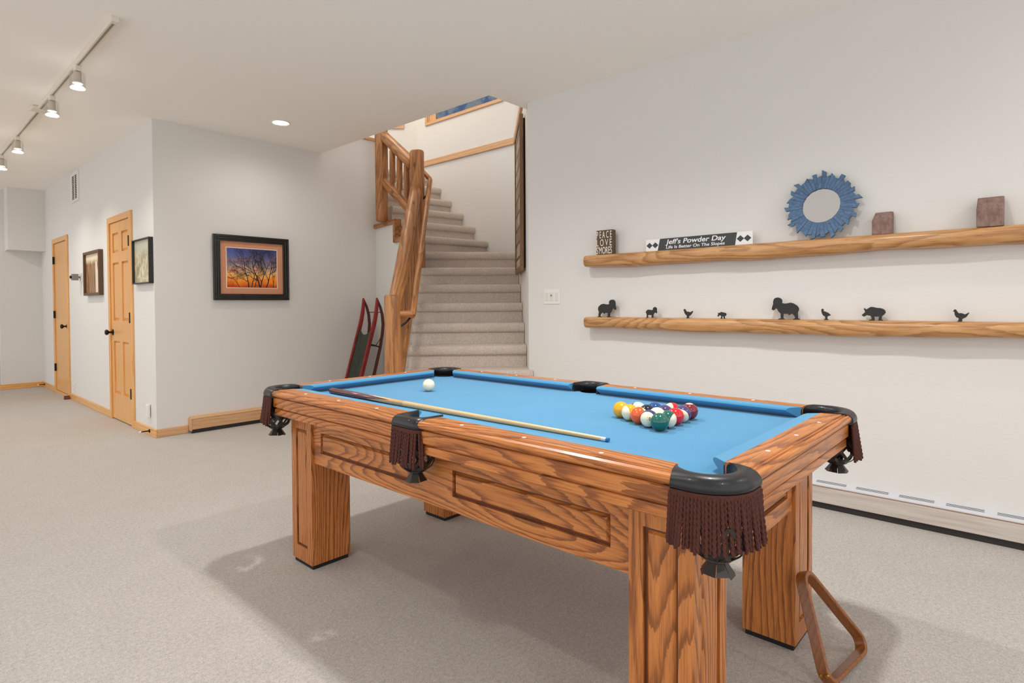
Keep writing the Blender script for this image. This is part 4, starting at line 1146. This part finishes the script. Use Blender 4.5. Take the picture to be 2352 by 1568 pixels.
# ------------------------------------------------------------------ cast silhouettes on the lower shelf
SIL = {
    'ram_a': [(2.4797, 1.0997), (2.4797, 1.1023), (2.4676, 1.1056), (2.4683, 1.122), (2.4637, 1.1372), (2.4697, 1.1498), (2.4722, 1.1637), (2.4673, 1.1776), (2.4523, 1.1901), (2.4374, 1.1976), (2.421, 1.1994), (2.4078, 1.1962), (2.3931, 1.1943), (2.3726, 1.1973), (2.3747, 1.211), (2.3696, 1.2222), (2.3594, 1.2283), (2.3449, 1.2306), (2.3305, 1.2262), (2.3233, 1.2168), (2.3205, 1.202), (2.3213, 1.1897), (2.317, 1.1749), (2.3149, 1.1613), (2.3192, 1.1539), (2.3264, 1.1563), (2.3336, 1.1625), (2.3364, 1.1675), (2.3437, 1.1625), (2.3509, 1.1513), (2.3597, 1.1376), (2.3677, 1.1289), (2.37, 1.1065), (2.354, 1.1023), (2.354, 1.1002), (2.3941, 1.0998), (2.3941, 1.1019), (2.3868, 1.1063), (2.3845, 1.1313), (2.3992, 1.1312), (2.4154, 1.1324), (2.4161, 1.1248), (2.4228, 1.1286), (2.4287, 1.1348), (2.4361, 1.1348), (2.4466, 1.1246), (2.4526, 1.117), (2.4541, 1.1057), (2.44, 1.1027), (2.44, 1.1002)],
    'ram_b': [(2.0659, 1.0973), (2.0659, 1.0993), (2.0598, 1.1035), (2.0606, 1.1214), (2.0668, 1.1325), (2.0658, 1.1421), (2.0581, 1.1505), (2.0474, 1.1546), (2.0244, 1.1506), (2.0123, 1.1525), (2.0123, 1.1616), (2.0062, 1.1698), (1.9971, 1.1733), (1.9875, 1.169), (1.9827, 1.1589), (1.9845, 1.1479), (1.9815, 1.1357), (1.9846, 1.1288), (1.9927, 1.1356), (2.0002, 1.1328), (2.0093, 1.1213), (2.0118, 1.104), (2.0084, 1.0999), (2.0084, 1.098), (2.023, 1.0978), (2.0215, 1.1168), (2.0321, 1.1148), (2.0398, 1.1183), (2.0527, 1.1146), (2.0536, 1.1008), (2.0429, 1.0976)],
    'hen_a': [(1.7846, 1.1499), (1.7795, 1.1526), (1.7804, 1.1578), (1.7748, 1.1605), (1.77, 1.1565), (1.765, 1.1468), (1.758, 1.1416), (1.7483, 1.1422), (1.7344, 1.1375), (1.7179, 1.147), (1.7157, 1.1436), (1.7234, 1.1305), (1.7345, 1.1173), (1.7441, 1.1133), (1.7455, 1.1041), (1.7422, 1.0984), (1.7636, 1.0982), (1.7594, 1.104), (1.758, 1.1145), (1.7678, 1.1223), (1.7748, 1.1328), (1.7776, 1.1433), (1.7795, 1.1483)],
    'pig_a': [(1.5473, 1.1157), (1.5421, 1.1223), (1.5434, 1.1342), (1.5382, 1.1335), (1.5344, 1.1325), (1.5228, 1.1396), (1.5113, 1.1369), (1.4947, 1.1337), (1.4889, 1.1257), (1.4935, 1.1144), (1.4998, 1.1131), (1.5006, 1.103), (1.4965, 1.0986), (1.4965, 1.0968), (1.5072, 1.0967), (1.5062, 1.11), (1.5174, 1.1099), (1.5164, 1.0966), (1.5272, 1.0964), (1.5272, 1.0982), (1.5231, 1.1028), (1.522, 1.1129), (1.5318, 1.1191), (1.537, 1.1165), (1.5408, 1.1097), (1.546, 1.1114)],
    'ram_c': [(1.1688, 1.0966), (1.1688, 1.1001), (1.1553, 1.1033), (1.1559, 1.1315), (1.1666, 1.1421), (1.1779, 1.1622), (1.1858, 1.1633), (1.1926, 1.1538), (1.1994, 1.1514), (1.2074, 1.1562), (1.2074, 1.1621), (1.2018, 1.1823), (1.1984, 1.193), (1.2001, 1.2013), (1.195, 1.2203), (1.1848, 1.2273), (1.1724, 1.2295), (1.16, 1.2258), (1.1511, 1.2187), (1.1477, 1.2104), (1.1493, 1.1951), (1.1343, 1.1921), (1.1199, 1.1932), (1.1001, 1.1972), (1.0848, 1.1936), (1.0631, 1.1796), (1.0544, 1.1669), (1.0533, 1.1554), (1.0608, 1.1345), (1.0586, 1.1045), (1.0489, 1.1005), (1.0488, 1.0971), (1.084, 1.0966), (1.084, 1.1001), (1.0737, 1.1043), (1.0759, 1.1159), (1.0868, 1.1297), (1.0945, 1.1331), (1.1087, 1.1225), (1.112, 1.1237), (1.1098, 1.1295), (1.1408, 1.1305), (1.1419, 1.1034), (1.1341, 1.1012), (1.1341, 1.0974)],
    'hen_b': [(0.9316, 1.1552), (0.9272, 1.1612), (0.9206, 1.1576), (0.9206, 1.1472), (0.9118, 1.144), (0.8973, 1.1377), (0.8825, 1.1242), (0.885, 1.1218), (0.9001, 1.116), (0.9008, 1.1016), (0.8943, 1.0993), (0.8943, 1.0961), (0.9175, 1.0957), (0.9168, 1.0986), (0.9109, 1.1015), (0.9117, 1.1151), (0.9219, 1.1214), (0.9278, 1.1318), (0.9315, 1.1463)],
    'pig_b': [(0.7275, 1.1247), (0.7116, 1.1401), (0.7109, 1.1444), (0.7173, 1.1596), (0.7147, 1.1634), (0.7043, 1.1562), (0.6846, 1.1702), (0.6752, 1.1702), (0.6535, 1.1647), (0.6377, 1.1635), (0.6248, 1.1589), (0.617, 1.1515), (0.6134, 1.1399), (0.6219, 1.1273), (0.6311, 1.1189), (0.6331, 1.1014), (0.6274, 1.1002), (0.626, 1.0961), (0.6481, 1.0957), (0.6464, 1.1029), (0.6446, 1.1171), (0.6673, 1.1169), (0.6655, 1.1026), (0.6654, 1.0955), (0.6913, 1.0951), (0.6913, 1.0993), (0.6796, 1.1016), (0.6808, 1.115), (0.6852, 1.1209), (0.7027, 1.1245), (0.7152, 1.1163), (0.7189, 1.1176)],
    'hen_c': [(0.3232, 1.1473), (0.3191, 1.1502), (0.3184, 1.1549), (0.3131, 1.1578), (0.309, 1.1562), (0.3049, 1.148), (0.2983, 1.1379), (0.2903, 1.1389), (0.2837, 1.1374), (0.2747, 1.133), (0.2703, 1.1337), (0.2619, 1.1394), (0.2569, 1.1426), (0.2559, 1.1407), (0.2628, 1.1268), (0.2692, 1.1173), (0.2836, 1.109), (0.2845, 1.0957), (0.3031, 1.0954), (0.3026, 1.0986), (0.2991, 1.1005), (0.2976, 1.1126), (0.3073, 1.1169), (0.3129, 1.1257), (0.3155, 1.1359), (0.315, 1.1429), (0.3176, 1.146)],
}
iron_s = plain('cast_iron_black', srgb(36, 36, 35), .55, .1)
def silh(key, name, label, cat='figurine'):
    pts = SIL[key]; yc = sum(p[0] for p in pts) / len(pts); z0 = min(p[1] for p in pts)
    b = MB(); poly = [Vector((0, y - yc, z - z0)) for y, z in pts]
    # filled outline: triangulate first, then solidify by extrusion
    v = [b.bm.verts.new(p + Vector((-.005, 0, 0))) for p in poly]; f = b.bm.faces.new(v); b.bm.normal_update()
    r = bmesh.ops.extrude_face_region(b.bm, geom=[f]); vs = [e for e in r['geom'] if isinstance(e, bmesh.types.BMVert)]
    bmesh.ops.translate(b.bm, verts=vs, vec=(.010, 0, 0))
    o = b.build(name, iron_s, None, (3.70, yc, ZL + .0003), bevel=.0006, seg=1)
    return tag(o, label, cat, 'black animal silhouettes')
silh('ram_a', 'ram_figurine', 'large black ram silhouette facing along toward the hens, at the shelf end')
silh('ram_b', 'ram_figurine', 'small black ram silhouette on the lower shelf')
silh('hen_a', 'hen_figurine', 'black hen silhouette with raised tail between small ram and tiny pig')
silh('pig_a', 'pig_figurine', 'tiny black pig silhouette on the lower shelf')
silh('ram_c', 'ram_figurine', 'large black ram silhouette below the mirror facing the tiny pig')
silh('hen_b', 'quail_figurine', 'small black quail silhouette with drooping tail between large ram and pig')
silh('pig_b', 'pig_figurine', 'large black pig silhouette on the lower shelf')
silh('hen_c', 'hen_figurine', 'black hen silhouette standing alone past the large pig')

# ------------------------------------------------------------------ lights
def spot(x, y, z, power, size=150, blend=.6, rad=.05, col=(1, .93, .84), tgt=None):
    l = bpy.data.lights.new('lamp_or_fill_light', 'SPOT'); l.energy = power; l.spot_size = math.radians(size); l.spot_blend = blend; l.shadow_soft_size = rad; l.color = col
    o = bpy.data.objects.new('lamp_or_fill_light', l); C.objects.link(o); o.location = (x, y, z)
    if tgt: o.rotation_mode = 'QUATERNION'; o.rotation_quaternion = (Vector(tgt) - Vector((x, y, z))).to_track_quat('-Z', 'Y')
    return o
LIGHTS = 1
for y in (4.95, 5.80, 7.42, 8.45): spot(.985, y, 2.70, 55, 130, .8, .04, (1, .93, .84))
spot(2.578, 5.226, 2.875, 34, 170, .9, .06, (1, .95, .9))
for x, y, p in ((1.80, 2.35, 165), (1.90, .75, 165)): spot(x, y, 2.875, p, 146, .9, .05, (1, .99, .965))
for x, y, p in ((.1, 1.6, 52), (.0, 4.2, 12), (-1.2, 6.5, 34), (.5, -1.2, 58), (-1.5, .8, 14), (2.9, -1.3, 50), (-.2, 9.6, 60)): spot(x, y, 2.875, p, 174, .5, .06, (1, .98, .95))  # first inferred from shelf shadows; the rest unseen fill, added to balance brightness
pl_ = bpy.data.lights.new('stairwell_light', 'POINT'); pl_.energy = 50; pl_.shadow_soft_size = .12; pl_.color = (1, .82, .62)
o = bpy.data.objects.new('stairwell_light', pl_); C.objects.link(o); o.location = (3.9, 5.9, 4.85)
wd = bpy.data.worlds.new('ambient_fill'); sc.world = wd; wd.use_nodes = True  # uniform white fill added through the room's open side behind the camera
wd.node_tree.nodes['Background'].inputs[0].default_value = (.99, .985, 1, 1); wd.node_tree.nodes['Background'].inputs[1].default_value = 2.0

# ------------------------------------------------------------------ camera
cam = bpy.data.cameras.new('camera'); co_ = bpy.data.objects.new('camera', cam); C.objects.link(co_)
F_, yaw, pit, rol, cyp = 1332.8659, .736625291, -.017358625, .005873106, 720.825555
f = Vector((math.cos(pit) * math.cos(yaw), math.cos(pit) * math.sin(yaw), math.sin(pit)))
r = f.cross(Vector((0, 0, 1))).normalized(); d_ = -(r.cross(f))
rr = r * math.cos(rol) + d_ * math.sin(rol); dd2 = d_ * math.cos(rol) - r * math.sin(rol)
m = Matrix((rr, -dd2, -f)).transposed().to_4x4(); m.translation = Vector((0, 0, 1.2))
co_.matrix_world = m
cam.sensor_fit = 'HORIZONTAL'; cam.sensor_width = 36; cam.lens = F_ / 2352 * 36; cam.shift_x = 0; cam.shift_y = (cyp - 784) / 2352
cam.clip_start = .05; cam.clip_end = 60
sc.camera = co_
